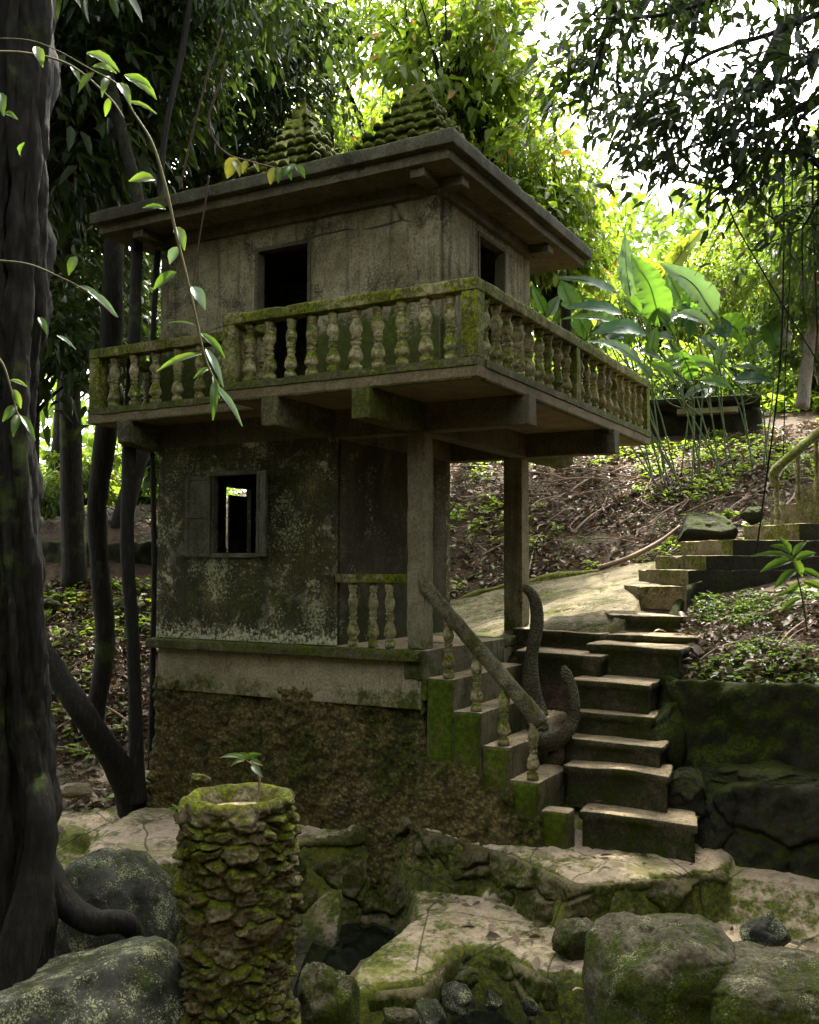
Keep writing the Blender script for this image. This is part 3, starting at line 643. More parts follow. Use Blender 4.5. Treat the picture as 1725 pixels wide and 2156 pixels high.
_lx = np.array([atZ(*p)[0] for p in LEDGE]); _lz = np.array([p[2] for p in LEDGE])
PL = [  # (polygon, top z), slope of the face
    ([tuple(atZ(u, v, z)[:2]) for u, v, z in LEDGE+[(1560, 1800, -1.5), (1500, 1740, -1.47), (1230, 1680, -1.47), (1000, 1670, -1.4), (900, 1650, -1.4), (800, 1650, -1.4), (700, 1655, -1.55), (560, 1700, -1.6)]], None, 5.),
    (*pz(-1.62, (180, 1785), (235, 1812), (300, 1822), (400, 1800), (480, 1800), (480, 1690), (300, 1697), (215, 1735)), 2.6),
    (*pz(-1.78, (85, 1745), (170, 1752), (188, 1738), (150, 1703), (90, 1700)), 2.4),
    (*pz(-1.84, (860, 1862), (1000, 1880), (1160, 1885), (1400, 1840), (1725, 1850), (2000, 1880), (2100, 2400), (1270, 2200), (1262, 2075), (1200, 2052), (1135, 2040), (1080, 2012), (1060, 1998), (985, 1990), (940, 2015), (905, 2062), (830, 2072), (728, 2080), (742, 2020), (830, 1960), (868, 1925)), 5.),
    (*pz(-2.02, (650, 2075), (720, 2062), (830, 2075), (905, 2090), (880, 2120), (780, 2110), (700, 2160), (600, 2200)), 2.2),
]
PIT_ = [tuple(atZ(u, v, -2.3)[:2]) for u, v in ((600, 2300), (700, 2060), (730, 1900), (860, 1880), (900, 1990), (1290, 2030), (1290, 2300))]
FR_ = [tuple(at(u, v, d)[:2]) for u, v, d in ((1400, 1420, 8.85), (1410, 1432, 8.68), (1450, 1437, 8.48), (1520, 1440, 8.28), (1620, 1442, 8.08), (1760, 1445, 7.83), (1950, 1450, 7.58), (2300, 1500, 6.8), (2300, 1500, 5.5), (1500, 1500, 6.8), (1390, 1500, 7.6))]
def H(x, y, fine=True):
    x = np.asarray(x, float).ravel(); y = np.asarray(y, float).ravel(); h = base_h(x, y)
    P = np.c_[x, y, 0*x]
    h = np.minimum(h, -1.55+np.clip(poly_sd(x, y, FR_), 0, 9)*12)
    h = np.minimum(h, np.where(poly_sd(x, y, PIT_) < .0, -2.55, 99)+np.clip(poly_sd(x, y, PIT_), 0, 9)*2)
    h = h+.06*fbm(P*.9, 4, 11)*sstep(-30, -2, -np.hypot(x, y))+.02*fbm(P*5, 3, 12)
    m = (x > -5) & (x < 6) & (y > -5) & (y < 1.5)
    if m.any():
        q = P[m]; X, Y = q[:, 0], q[:, 1]; w1 = fbm(q*3.1, 4, 21); w2 = fbm(q*3.1+9, 4, 22)
        f1, f2, idv = worley(q*4.2, 33); g1, g2, gid = worley(q*11, 35)
        hh = h[m].copy()
        for (poly, z, sl_) in PL:
            zt_ = z
            if z is None: zt_ = np.interp(X, _lx, _lz); z = -1.5
            sd = poly_sd(X, Y, poly)+(.035 if z > -1.6 else .03 if z < -1.83 and z > -1.9 else 0)+.02*w1+(0 if sl_ > 3.5 or z < -1.83 else 1)*(.025*w1+.05*(f1-.45)+.02*(g1-.4))
            top = zt_+.03*fbm(q*1.6, 3, int(abs(z)*100))+.018*w2+.018*(idv-.5)-.02*np.clip(.12-(f2-f1), 0, 1)/.12*(idv > .4)+.006*gid
            o = np.clip(sd, 0, None)
            terr = top-sl_*o-.05*(gid-.3)*sstep(0, .06, o)-.09*(idv-.2)*sstep(0, .1, o)
            terr = np.where(sd < 0, top-.05*np.exp(sd/.035), terr-.05)
            hh = np.maximum(hh, terr)
        h[m] = hh
    return h
def axis(segs):
    out = []
    for a, b, s in segs: out += list(np.arange(a, b, s))
    out.append(segs[-1][1]); return np.array(out)
gx = axis([(-300, -100, 40), (-100, -30, 7), (-30, -14, 1.2), (-14, -5, .3), (-5, -1.6, .06), (-1.6, 4.6, .024), (4.6, 7, .1), (7, 16, .5), (16, 40, 2), (40, 100, 8), (100, 300, 40)])
gy = axis([(-300, -100, 40), (-100, -30, 8), (-30, -8, 2), (-8, -4.2, .3), (-4.2, .3, .024), (.3, 9, .1), (9, 20, .3), (20, 50, 1.5), (50, 100, 8), (100, 300, 40)])
GX, GY = np.meshgrid(gx, gy); GZ = H(GX, GY)
V = np.c_[GX.ravel(), GY.ravel(), GZ]
m = (np.abs(V[:, 0]-1.5) < 3) & (V[:, 1] > -4.1) & (V[:, 1] < .2)
q = V[m]; V[m] += .022*np.stack([fbm(q*9, 3, 41), fbm(q*9, 3, 42), fbm(q*9, 3, 43)*.7], 1)
nx_ = len(gx); i = np.arange(len(gy)-1)[:, None]*nx_+np.arange(nx_-1)[None]
F = np.stack([i, i+1, i+nx_+1, i+nx_], 2).reshape(-1, 4)
def ground_mat():
    n = NT('ground soil and rock'); p = n.pos(); N = n.n('ShaderNodeNewGeometry').outputs['Normal']
    y = n.sep(p, 1); x = n.sep(p, 0); z = n.sep(p, 2)
    a = n.noise(p, 9, 6, .7); b = n.noise(p, 38, 5, .75); c = n.noise(p, 1.4, 5, .6); v = n.vor(p, 30, 'F1', 'Color')
    soil = n.mix(n.rng(a, .35, .65), (.022, .015, .009), (.065, .045, .028)); soil = n.mix(n.rng(b, .5, .7, 0, .7), soil, (.10, .075, .052))
    soil = n.mix(n.rng(c, .58, .7, 0, .6), soil, (.05, .075, .012))
    # rock foreground (same stone as the ledge)
    rk = n.mix(n.rng(a, .35, .68), (.47, .385, .29), (.29, .235, .165)); rk = n.mix(n.rng(b, .4, .75, 0, .5), rk, (.11, .095, .07))
    mo = n.math('ADD', n.math('MULTIPLY', n.noise(p, 2.2, 5, .62, .3), .55), n.math('MULTIPLY', n.noise(p, 15, 6, .75), .45))
    nz = n.sep(N, 2); mo = n.math('ADD', mo, n.rng(nz, .45, .95, .15, -.045)); mo = n.math('ADD', mo, n.rng(z, -1.95, -1.6, .05, -.01))
    mc = n.mix(n.rng(n.noise(p, 26, 5, .7), .38, .66), (.02, .03, .006), (.10, .12, .016))
    rk = n.mix(n.rng(mo, .455, .57, 0, .92), rk, mc); rk = n.mix(n.rng(n.noise(p, 1.9, 6, .7, .4), .52, .62, 0, .55), rk, (.16, .165, .05)); rk = n.mix(n.rng(n.vor(n.mix(.12, p, n.n('ShaderNodeTexNoise').outputs['Color']), 1.25, 'DISTANCE_TO_EDGE'), .0, .012, .8, 0), rk, (.02, .017, .010))
    rk = n.mix(n.rng(n.noise(p, 3.4, 7, .75, .5), .56, .62, 0, .6), rk, (.035, .03, .018))
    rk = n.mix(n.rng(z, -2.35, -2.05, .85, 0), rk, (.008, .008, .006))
    rk = n.mix(n.math('MULTIPLY', n.rng(n.noise(p, 52, 4, .8), .64, .68), .6), rk, (.34, .31, .24))
    m_ = n.math('MULTIPLY', n.rng(y, .5, .9, 1, 0), n.math('MULTIPLY', n.rng(y, -5.5, -5), n.math('MULTIPLY', n.rng(x, 5.5, 6, 1, 0), n.rng(x, -4.6, -4))))
    col = n.mix(m_, soil, rk)
    h = n.math('ADD', n.math('ADD', a, n.math('MULTIPLY', b, .5)), n.math('MULTIPLY', n.vor(p, 24), .4))
    return n.fin(n.bsdf(n.hsv(col, 1.25, .95), .9, n.bump(h, .7, .03), .2))
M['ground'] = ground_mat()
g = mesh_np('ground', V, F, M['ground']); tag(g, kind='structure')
# water in the rock pool
wm = NT('dark pool water'); M['water'] = wm.fin(wm.bsdf((.006, .008, .006), .04, wm.bump(wm.noise(wm.pos(), 9, 3, .5), .15, .01), .8))
P = [atZ(u, v, -2.28)[:2] for u, v in ((560, 2260), (640, 2030), (760, 1780), (880, 1850), (1000, 2000), (1290, 2040), (1290, 2300))]
w = MB(); w.add([(a, b, -2.25) for a, b in P], [tuple(range(len(P)))]); tag(w.build('pool_water', M['water']), kind='structure')

# ---- stone path behind the stairs
PP = [at(*p) for p in ((900, 1338, 10.9), (1040, 1330, 10.4), (1135, 1327, 10.0), (1262, 1337, 9.5), (1300, 1330, 9.8), (1340, 1300, 10.2), (1350, 1262, 10.9), (1405, 1235, 11.3), (1470, 1200, 12.0), (1440, 1192, 12.6), (1345, 1206, 12.8), (1250, 1216, 12.9), (1120, 1233, 13.1), (1020, 1256, 13.2), (955, 1277, 13.3), (860, 1295, 13.4))]
poly = [(p[0], p[1]) for p in PP]; bx = np.array(poly); xs = np.arange(bx[:, 0].min()-.1, bx[:, 0].max()+.1, .035); ys = np.arange(bx[:, 1].min()-.1, bx[:, 1].max()+.1, .035)
X_, Y_ = np.meshgrid(xs, ys); sd = poly_sd(X_, Y_, poly).ravel(); q = np.c_[X_.ravel(), Y_.ravel(), 0*X_.ravel()]
w3 = np.c_[fbm(q*1.3, 3, 61), fbm(q*1.3, 3, 62), 0*q[:, 0]]*.5; f1, f2, idv = worley(q*1.05+w3, 63)
z = base_h(q[:, 0], q[:, 1])+.10+.02*fbm(q*2, 4, 64)+.018*(idv-.5)-.06*sstep(.03, .0, f2-f1)*(idv > .25)-sstep(0, .05, sd)*.3
V = np.c_[q[:, :2], z]; n_ = len(xs); i = np.arange(len(ys)-1)[:, None]*n_+np.arange(n_-1)[None]; F = np.stack([i, i+1, i+n_+1, i+n_], 2).reshape(-1, 4)
F = F[(sd[F] < .09).all(1)]
tag(mesh_np('path', V, F, M['path']), kind='structure')
kp = catmull([at(*p)+np.array((0, 0, .03)) for p in ((860, 1293, 13.4), (955, 1275, 13.35), (1020, 1254, 13.25), (1120, 1231, 13.15), (1250, 1214, 12.95), (1345, 1204, 12.85), (1440, 1188, 12.7))], 12)
V, F = tube_np(kp, .07, 10, .5, 3); V[:, 2] = V[:, 2]+.02*fbm(V*4, 3, 4)
tag(mesh_np('path_kerb', V, F, M['rail']), 'low mossy kerb along the back edge of the lit stone path', 'kerb')
kp = [at(1084, 1336, 10.15), at(1135, 1333, 9.95), at(1262, 1343, 9.42)]
b = MB()
for a, c in zip(kp[:-1], kp[1:]): 
    b.prism([(a[0], a[1]), (c[0], c[1]), (c[0]+.05, c[1]+.3), (a[0]+.05, a[1]+.3)], -.22, .075)
slab('step', [tuple(kp[0][:2]), tuple(kp[2][:2]), (kp[2][0]+.02, kp[2][1]+.35), (kp[0][0], kp[0][1]+.35)], -.3, .07, M['stone'], ss, seed=31)

# ================================================================== ROCKS
def boulder(name, c, r, m, seed, label=None, cat=None, pw=.8, rotz=0, amp=.12, res=56, fac=.1, parent=None, group=None, sq=1, cuts=16, fct=1.):
    nu, nv = res, res//2+4; a = np.linspace(0, 2*math.pi, nu, endpoint=False); b = np.linspace(-math.pi/2+.02, math.pi/2-.02, nv)
    A, B = np.meshgrid(a, b); sp = lambda v, p: np.sign(v)*np.abs(v)**p
    X, Y, Z = sp(np.cos(B), pw)*sp(np.cos(A), pw), sp(np.cos(B), pw)*sp(np.sin(A), pw), sp(np.sin(B), pw)
    P = np.stack([X, Y, Z], 2).reshape(-1, 3); n = P/np.linalg.norm(P, axis=1)[:, None]
    f1, f2, i1 = worley(n*2.3+seed*7.1, seed); g1, g2, gi = worley(n*7+seed, seed+5)
    P = P+n*(amp*1.6*fbm(n*1.5+seed*3.3, 4, seed)+.3*fac*(.5-f1))[:, None]
    pr_ = np.random.default_rng(seed+500)
    for _ in range(cuts):
        cn = pr_.normal(size=3); cn /= np.linalg.norm(cn); cc = pr_.uniform(.62, .98); dcut = P@cn-cc; P = P-np.clip(dcut, 0, None)[:, None]*cn[None]*.92
    nn_ = P/np.linalg.norm(P, axis=1)[:, None]; fv_, fe_ = facets(P*1.7+seed*3.1+.12*np.stack([fbm(P*3, 3, 1), fbm(P*3, 3, 2), fbm(P*3, 3, 3)], 1), seed, .9); P = P+nn_*fct*(.085*fv_-.035*sstep(.06, 0, fe_))[:, None]
    P = P+nn_*(.028*fbm(P*4+seed, 4, seed+7)-.02*np.abs(fbm(P*2.3+seed*2, 4, seed+9))+.012*fbm(P*14+seed, 3, seed+8))[:, None]
    P = P*np.array(r); cz, sz = math.cos(rotz), math.sin(rotz); P = np.c_[P[:, 0]*cz-P[:, 1]*sz, P[:, 0]*sz+P[:, 1]*cz, P[:, 2]]
    V = P+np.array(c); i = np.arange(nv-1)[:, None]*nu; j = np.arange(nu)[None]
    F = [tuple(f) for f in np.stack([i+j, i+(j+1) % nu, i+nu+(j+1) % nu, i+nu+j], 2).reshape(-1, 4)]+[tuple(range(nu))[::-1], tuple((nv-1)*nu+k for k in range(nu))]
    o = mesh_np(name, V, F, m, parent, True, origin=c)
    if label: tag(o, label, cat or 'boulder', group)
    return o
rock = lambda px, r, m, seed, lab, **k: boulder(k.pop('name', 'boulder'), at(*px), r, m, seed, lab, **k)
rock((1400, 2110, 5.75), (.41, .46, .42), M['bould'], 3, 'large flat topped mossy boulder in front of the sandy rock ledge', pw=.5, rotz=YAW+.1, amp=.14, res=200, cuts=0, fct=.35)
rock((1665, 2160, 5.45), (.42, .44, .34), M['bould'], 8, 'dark green mossy boulder at the bottom right corner', pw=.5, rotz=YAW-.2, amp=.14, res=180, cuts=0, fct=.35)
rock((1212, 1985, 6.45), (.175, .16, .14), M['bould'], 12, 'small round boulder sunk in the sandy rock', pw=.8, rotz=.5, amp=.06, res=60)
rock((1610, 1968, 6.2), (.17, .14, .12), M['bould_dk'], 14, 'smooth dark grey stone sunk in the rock above the corner boulder', pw=.85, amp=.05)
rock((180, 2185, 4.9), (.54, .5, .50), M['bould_dk'], 17, 'big smooth grey speckled boulder between the fig trunk and the pillar', pw=.8, rotz=YAW, amp=.12, res=150, cuts=1, fct=.3)
rock((235, 1935, 6.7), (.46, .42, .46), M['bould_dk'], 19, 'dark moss covered boulder below the left rock slab', pw=.85, rotz=YAW, amp=.12, res=120, cuts=1, fct=.3)
rock((690, 2120, 5.3), (.14, .2, .26), M['bould'], 23, 'mossy rock leaning on the right foot of the stone pillar', amp=.12, res=60)
for k, (px, r, s) in enumerate((((905, 2085, 6.3), .10, 2), ((985, 2058, 6.3), .085, 4), ((960, 2100, 6.1), .11, 5), ((845, 2150, 5.6), .11, 6), ((910, 2145, 5.8), .12, 7), ((1040, 2110, 6.2), .07, 9), ((1120, 2120, 6.1), .06, 10))):
    rock(px, (r, r*.85, r*.9), M['bould'] if k in (0, 1, 3) else M['bould_dk'], 30+s, ('mossy stone at the left end of the rock pool, highest of the pool stones', 'mossy stone in the middle of the pool right under the rock lip', 'dark stone in the pool just below the two mossy ones', 'pale green stone at the bottom edge of the picture beside the pillar', 'dark stone at the bottom edge next to the pale green one', 'small dark stone at the right of the pool stones', 'smallest stone lying alone near the red leaf')[k], cat='stone', name='stone', amp=.2, res=44, group='stones in the pool', fac=.4, pw=.65)
rock((995, 1240, 13.9), (.36, .28, .26), M['bould'], 41, 'mossy rock beside the path seen between the house columns', amp=.15, fac=.25, res=70)
rock((1482, 1128, 13.0), (.42, .35, .30), M['darkrock'], 43, 'dark mossy rock on the slope left of the upper steps', amp=.12, fac=.25, res=70)
rock((1585, 1085, 12.7), (.15, .14, .12), M['darkrock'], 44, 'small mossy rock at the foot of the upper handrail', amp=.12, fac=.25)
rock((270, 1270, 13.3), (.22, .16, .10), M['bould'], 46, 'flat stone on the leaf slope right of the thick trunk', amp=.15)
rock((110, 1275, 13.3), (.16, .16, .10), M['bould'], 47, 'small stone on the leaf slope beside the fig trunk', amp=.15)
rock((335, 1118, 14.3), (.12, .12, .14), M['darkrock'], 48, 'stone standing on the far mossy bank', amp=.15)
rock((150, 1668, 9.2), (.22, .12, .07), M['rock'], 49, 'mossy flat rock behind the pale slab at left', pw=.6, rotz=YAW)
M['ledgeface'] = weath('mossy ledge rock', (.16, .14, .085), (.10, .09, .05), moss=.85, up=-.5, dark=.5, lichen=.3, streak=0, bump=.9, sc=1.6, m2=(.085, .105, .012))
# outcrop to the right of the steps
M['planter'] = weath('planter wall', (.04, .037, .024), (.028, .026, .017), moss=.60, up=.9, dark=.6, lichen=.15, streak=.5, bump=.9, sc=1.5, m1=(.010, .018, .003), m2=(.06, .078, .009))  # mossy wall, base tones lowered to imitate deep shade at the right
oc = thing('rock_outcrop', 'dark mossy rock mass below the planter wall at right', 'rock', at(1560, 1800, 7.6))
for k, (px, r, s, pw) in enumerate((((1435, 1668, 8.05), (.22, .32, .24), 53, .8), ((1545, 1655, 7.95), (.30, .36, .16), 54, .75), ((1660, 1648, 7.8), (.36, .34, .15), 51, .7), ((1840, 1640, 7.4), (.4, .4, .25), 58, .6))):
    boulder('rock_lump', at(*px), r, M['darkrock'], s, pw=pw, rotz=YAW-.15, amp=.16, res=150, fac=.3, parent=oc, cuts=9)
rock((1408, 1560, 8.45), (.17, .34, .42), M['planter'], 56, 'mossy lump between the steps and the planter wall', pw=.75, rotz=-.15, amp=.16, fac=.35, res=90)

def _ws(): pass
def wall_sweep(name, pts, zbot, th, m, seed, parent=None, flare=.1, amp=.03, hole=None, k=10, side=1, nz=26, broken=0, fsc=4.):
    P = catmull(pts, k); T = np.gradient(P[:, :2], axis=0); T /= np.linalg.norm(T, axis=1)[:, None]; Nn = np.c_[T[:, 1], -T[:, 0]]*side
    rows = []
    prof = [(flare*(1-t)**2, t) for t in np.linspace(0, .97, nz)]+[(-.015, 1.0), (-th*.3, 1.012), (-th*.75, 1.006), (-th, .985), (-th, .80)]
    for off, t in prof: rows.append(np.c_[P[:, :2]+Nn*off, zbot+(P[:, 2]-zbot)*t])
    V = np.stack(rows); n = len(P); Vf = V.reshape(-1, 3); f1, f2, idv = worley(Vf*6, seed); NN = np.tile(np.c_[Nn, 0*Nn[:, :1]], (len(prof), 1))
    d = amp*(1.2*fbm(Vf*1.8, 4, seed)+1.0*(.5-f1)+.5*fbm(Vf*12, 3, seed+2))
    if broken:
        Q = Vf+.06*np.stack([fbm(Vf*5, 3, 1), fbm(Vf*5, 3, 2), fbm(Vf*5, 3, 3)], 1); v1, e1 = facets(Q*np.array([1, 1, 1.5])*fsc, seed, .9); v2, e2 = facets(Q*np.array([1, 1, 1.6])*fsc*2.7, seed+9, .9)
        tp = np.repeat(np.array([1-.85*sstep(.90, 1.0, t) for _, t in prof]), n)
        d = d+tp*broken*(1.1*v1-.75*sstep(.10, 0, e1)+.12*v2-.08*sstep(.1, 0, e2)+.5*fbm(Vf*5, 4, seed+3)+.25*fbm(Vf*14, 3, seed))
    if hole is not None:
        dd = np.linalg.norm(Vf-np.array(hole[:3]), axis=1); d = d-hole[4]*sstep(hole[3], hole[3]*.6, dd)
    Vf = Vf+NN*d[:, None]; Vf[:, 2] += (.35 if not broken else .1)*d
    m_ = len(prof); i = np.arange(m_-1)[:, None]*n+np.arange(n-1)[None]; F = np.stack([i, i+1, i+n+1, i+n], 2).reshape(-1, 4)
    return mesh_np(name, Vf, F, m, parent)
wp = [at(1450, 1290, 11.0), at(1425, 1345, 10.2), at(1402, 1390, 9.4), at(1396, 1418, 8.95), at(1404, 1432, 8.6), at(1450, 1437, 8.4), at(1520, 1440, 8.2), at(1620, 1442, 8.0), at(1760, 1445, 7.75), at(1950, 1450, 7.5)]
lp = [atZ(*p) for p in LEDGE]
lp = [p+np.array((0, 0, -.045)) for p in lp]; o_ = wall_sweep('rock_face', lp, -2.5, .10, M['ledgeface'], 101, flare=.30, amp=.03, k=44, nz=90, broken=.055, fsc=2.3); tag(o_, kind='structure')
lp = [atZ(u, v, z) for u, v, z in ((600, 2150, -2.03), (660, 2085, -2.03), (728, 2088, -1.9), (830, 2078, -1.86), (905, 2068, -1.86), (942, 2020, -1.86), (985, 1995, -1.86), (1058, 2003, -1.86), (1080, 2018, -1.86), (1135, 2046, -1.86), (1200, 2058, -1.86), (1262, 2082, -1.86), (1290, 2160, -1.86))]
lp = [p+np.array((0, 0, -.04)) for p in lp]; o_ = wall_sweep('rock_face', lp, -2.7, .10, M['ledgeface'], 105, flare=-.10, amp=.03, k=30, nz=60, broken=.025, fsc=2.6); tag(o_, kind='structure')
lp = [atZ(u, v, z) for u, v, z in ((728, 2084, -1.88), (742, 2024, -1.86), (790, 1990, -1.86), (830, 1964, -1.86), (866, 1930, -1.86), (868, 1895, -1.86), (862, 1866, -1.86))]
lp = [p+np.array((0, 0, -.04)) for p in lp]; o_ = wall_sweep('rock_face', lp, -2.6, .08, M['ledgeface'], 107, flare=.12, amp=.03, k=20, nz=50, broken=.03, fsc=2.6, side=-1); tag(o_, kind='structure')
wall_sweep('rock_face', [at(1375, 1668, 8.35), at(1400, 1662, 8.15), at(1432, 1688, 7.9), at(1478, 1700, 7.75), at(1500, 1672, 7.65), at(1560, 1655, 7.55), at(1640, 1655, 7.45), at(1760, 1665, 7.2), at(1950, 1690, 6.8), at(2150, 1740, 6.3)], -2.0, .62, M['darkrock'], 111, oc, flare=.22, amp=.05, k=26, nz=80, broken=.05, fsc=1.5)
o = wall_sweep('planter_wall', wp, -1.5, .13, M['planter'], 71, flare=.26, amp=.085, hole=(*at(1520, 1540, 8.2), .24, .06), k=16)
tag(o, 'curved mossy retaining wall holding the leaf litter bed at right', 'wall')
wp = [at(-150, 1150, 14.6), at(70, 1140, 14.5), at(200, 1145, 14.4), at(340, 1140, 14.4), at(460, 1150, 14.3)]
o = wall_sweep('bank_wall', wp, -.1, .4, M['darkrock'], 73, flare=.25, amp=.12, k=16); tag(o, 'low mossy bank wall across the leaf slope at far left', 'wall')

# ================================================================== UPPER STAIRS
us = thing('upper_staircase', 'mossy concrete steps climbing to the right above the planter bed', 'staircase', at(1449, 1290, 10.8))
rh = np.array([math.cos(YAW), math.sin(YAW), 0]); fh = np.array([-math.sin(YAW), math.cos(YAW), 0])
dd = .95*rh+.30*fh; ww = -.30*rh+.95*fh
C = [at(1449, 1200, 10.8), at(1487, 1169, 10.9), at(1543, 1136, 11.1), at(1683, 1102, 11.7), at(1740, 1054, 11.9), at(1800, 1010, 12.1)]
for i, c in enumerate(C):
    L = 3.2-i*.3; w_ = 1.05+.0*i
    corners = [c, c+dd*L, c+dd*L+ww*w_, c+ww*w_]; z0 = -.2 if i == 0 else C[i-1][2]-.02
    b = MB(); b.prism([(p[0], p[1]) for p in corners], z0-.06 if i else -.4, c[2]); o_ = recalc(b.build('step', M['stone_up'], us, bevel=.010, worn=.010)); o_.data.materials.append(M['planter']); [setattr(f_, 'material_index', 1) for f_ in o_.data.polygons if f_.normal.dot(Vector(tuple(-ww))) > .7]  # viewer-facing sides take the darker mossy material, standing in for their shade
a, c = at(1343, 1234, 10.75), at(1446, 1234, 10.45)
b = MB(); b.prism([(a[0], a[1]), (c[0], c[1]), (c[0]+fh[0]*.9, c[1]+fh[1]*.9), (a[0]+fh[0]*.7, a[1]+fh[1]*.7)], -.1, a[2]); recalc(b.build('step', M['stone_up'], us, bevel=.012, worn=.010))
a, c = at(1292, 1295, 10.05), at(1437, 1296, 9.75)
slab('step', [(a[0], a[1]), (c[0], c[1]), (c[0]+fh[0]*.8, c[1]+fh[1]*.8), (a[0]+fh[0]*.9, a[1]+fh[1]*.9)], .0, a[2], M['stone'], us, seed=77)
a = at(1425, 1300, 10.1)
wall_sweep('buttress', [at(1424, 1300, 10.2), at(1437, 1265, 10.45), at(1452, 1236, 10.7), at(1480, 1225, 10.75)], -.3, .08, M['planter'], 79, us, flare=.2, amp=.03)
hr = thing('stair_handrail', 'mossy concrete handrail on balusters beside the upper steps', 'handrail', at(1638, 1102, 11.5))
V, F = tube_np(catmull([at(1634, 1022, 11.5), at(1630, 1000, 11.5), at(1640, 982, 11.52), at(1680, 948, 11.6), at(1725, 910, 11.75), at(1860, 800, 12.1)], 8), .055, 12, .1, 4); mesh_np('rail_log', V, F, M['rail'], hr)
for (u, v0, v1, d) in ((1638, 1012, 1102, 11.5), (1682, 955, 1056, 11.75), (1722, 920, 1054, 11.85)):
    p, q = at(u, v1, d), at(u, v0, d); baluster(hr, p[0], p[1], p[2], q[2]-p[2], .34)

# ================================================================== COBRA
def ribbon_tube(path, rx, ry, facing, n=20):
    """elliptic sweep: rx across, ry along 'facing'"""
    P = catmull(path, 10); m = len(P); rx = np.interp(np.linspace(0, 1, m), np.linspace(0, 1, len(rx)), rx); ry = np.interp(np.linspace(0, 1, m), np.linspace(0, 1, len(ry)), ry)
    T = np.gradient(P, axis=0); T /= np.linalg.norm(T, axis=1)[:, None]; V = []
    fc = np.array(facing, float)
    for i in range(m):
        f = fc-T[i]*(fc@T[i]); f /= np.linalg.norm(f); s = np.cross(T[i], f); a = np.arange(n)*2*math.pi/n
        V.append(P[i]+rx[i]*np.cos(a)[:, None]*s+ry[i]*np.sin(a)[:, None]*f)
    V = np.vstack(V); i = np.arange(m-1)[:, None]*n; j = np.arange(n)[None]
    F = [tuple(f) for f in np.stack([i+j, i+(j+1) % n, i+n+(j+1) % n, i+n+j], 2).reshape(-1, 4)]+[tuple(range(n))[::-1], tuple((m-1)*n+k for k in range(n))]
    return V, F
cb = thing('cobra_statue', 'scaly concrete cobra statue rearing beside the stairs, its tail curling up at the right', 'statue', at(1130, 1500, 8.75))
d0 = 8.7
V, F = ribbon_tube([at(1094, 1245, d0-.02), at(1108, 1240, d0), at(1126, 1262, d0+.02), at(1131, 1310, d0+.03), at(1120, 1380, d0+.02), at(1118, 1440, d0), at(1126, 1495, d0), at(1140, 1540, d0-.05)],
                   [.020, .045, .075, .085, .055, .078, .10, .12], [.016, .035, .045, .05, .055, .08, .11, .12], -rh*.8-fh*.35)
mesh_np('body', V, F, M['snake'], cb)
V, F = ribbon_tube([at(1187, 1402, 8.35), at(1192, 1418, 8.33), at(1203, 1440, 8.3), at(1210, 1475, 8.28), at(1207, 1515, 8.25), at(1188, 1548, 8.2), at(1160, 1560, 8.25), at(1130, 1560, 8.4)],
                   [.018, .05, .042, .045, .052, .062, .07, .08], [.018, .04, .04, .045, .05, .06, .07, .08], -fh)
mesh_np('tail', V, F, M['snake'], cb)
# cement mass behind the tail
rock((1166, 1550, 8.75), (.15, .30, .22), M['stone'], 83, 'smooth cement lump behind the cobra statue', cat='plinth', name='cement_lump', amp=.10, fac=.1, pw=.6)

# ================================================================== STONE PILLAR
pc = at(503, 1680, 4.95); pz0, pz1 = -2.35, float(pc[2])
nu, nv = 340, 420; a = np.linspace(0, 2*math.pi, nu, endpoint=False); t = np.linspace(0, 1, nv); A, T_ = np.meshgrid(a, t)
rad = .272+.055*(1-T_)**1.6+.012*np.sin(T_*9); X, Y, Z = rad*np.cos(A), rad*np.sin(A), pz0+(pz1-pz0)*T_
P = np.stack([X, Y, Z], 2).reshape(-1, 3); nn = np.stack([np.cos(A), np.sin(A), 0*A], 2).reshape(-1, 3)
wv = P+.055*np.stack([fbm(P*6, 3, 1), fbm(P*6, 3, 2), fbm(P*6, 3, 3)], 1)
f1, f2, idv = worley(wv*np.array([7, 7, 13]), 91); k1, k2, ki = worley(wv*np.array([11, 11, 24]), 93); bl = sstep(-.1, .15, fbm(P*3.3, 2, 44)); f1 = f1*(1-bl)+k1*bl; f2 = f2*(1-bl)+k2*bl; idv = idv*(1-bl)+ki*bl; g1, g2, gi = worley(wv*np.array([24, 24, 34]), 95)
d = .030*(idv-.45)+.034*sstep(0, .22, f2-f1)*(.3+idv)-.03+.018*(.5-g1)+.018*fbm(P*22, 4, 4)+.035*fbm(P*3, 3, 6)
d = d*(1-.6*sstep(.97, 1, T_.ravel())); sag = .012*(idv-.5)*sstep(.2, 0, f2-f1)
V = P+nn*d[:, None]; V[:, 2] += .03*fbm(P*4, 3, 7)*sstep(.8, 1, T_.ravel())+sag*sstep(.0, .5, 1-T_.ravel())
V = V.reshape(nv, nu, 3); rim = [V]
top = V[-1]; c0 = np.array([0, 0, 0.])
for s, dz in ((.93, .02), (.84, .018), (.76, -.005), (.71, -.05), (.66, -.07), (.35, -.065), (.02, -.06)):
    r = top.copy(); r[:, :2] *= s; r[:, 2] = pz1+.012*fbm(top*9, 3, 8)+dz+.012*fbm(np.c_[r[:, :2]*14, r[:, 2]*0+dz*9], 3, 9); rim.append(r[None])
V = np.concatenate(rim).reshape(-1, 3)+np.array([pc[0], pc[1], 0]); m_ = nv+7; i = np.arange(m_-1)[:, None]*nu; j = np.arange(nu)[None]
F = np.stack([i+j, i+(j+1) % nu, i+nu+(j+1) % nu, i+nu+j], 2).reshape(-1, 4)
pil = thing('stone_pillar', 'round hollow topped pillar of stacked mossy stones in the foreground', 'pillar', (pc[0], pc[1], pz0))
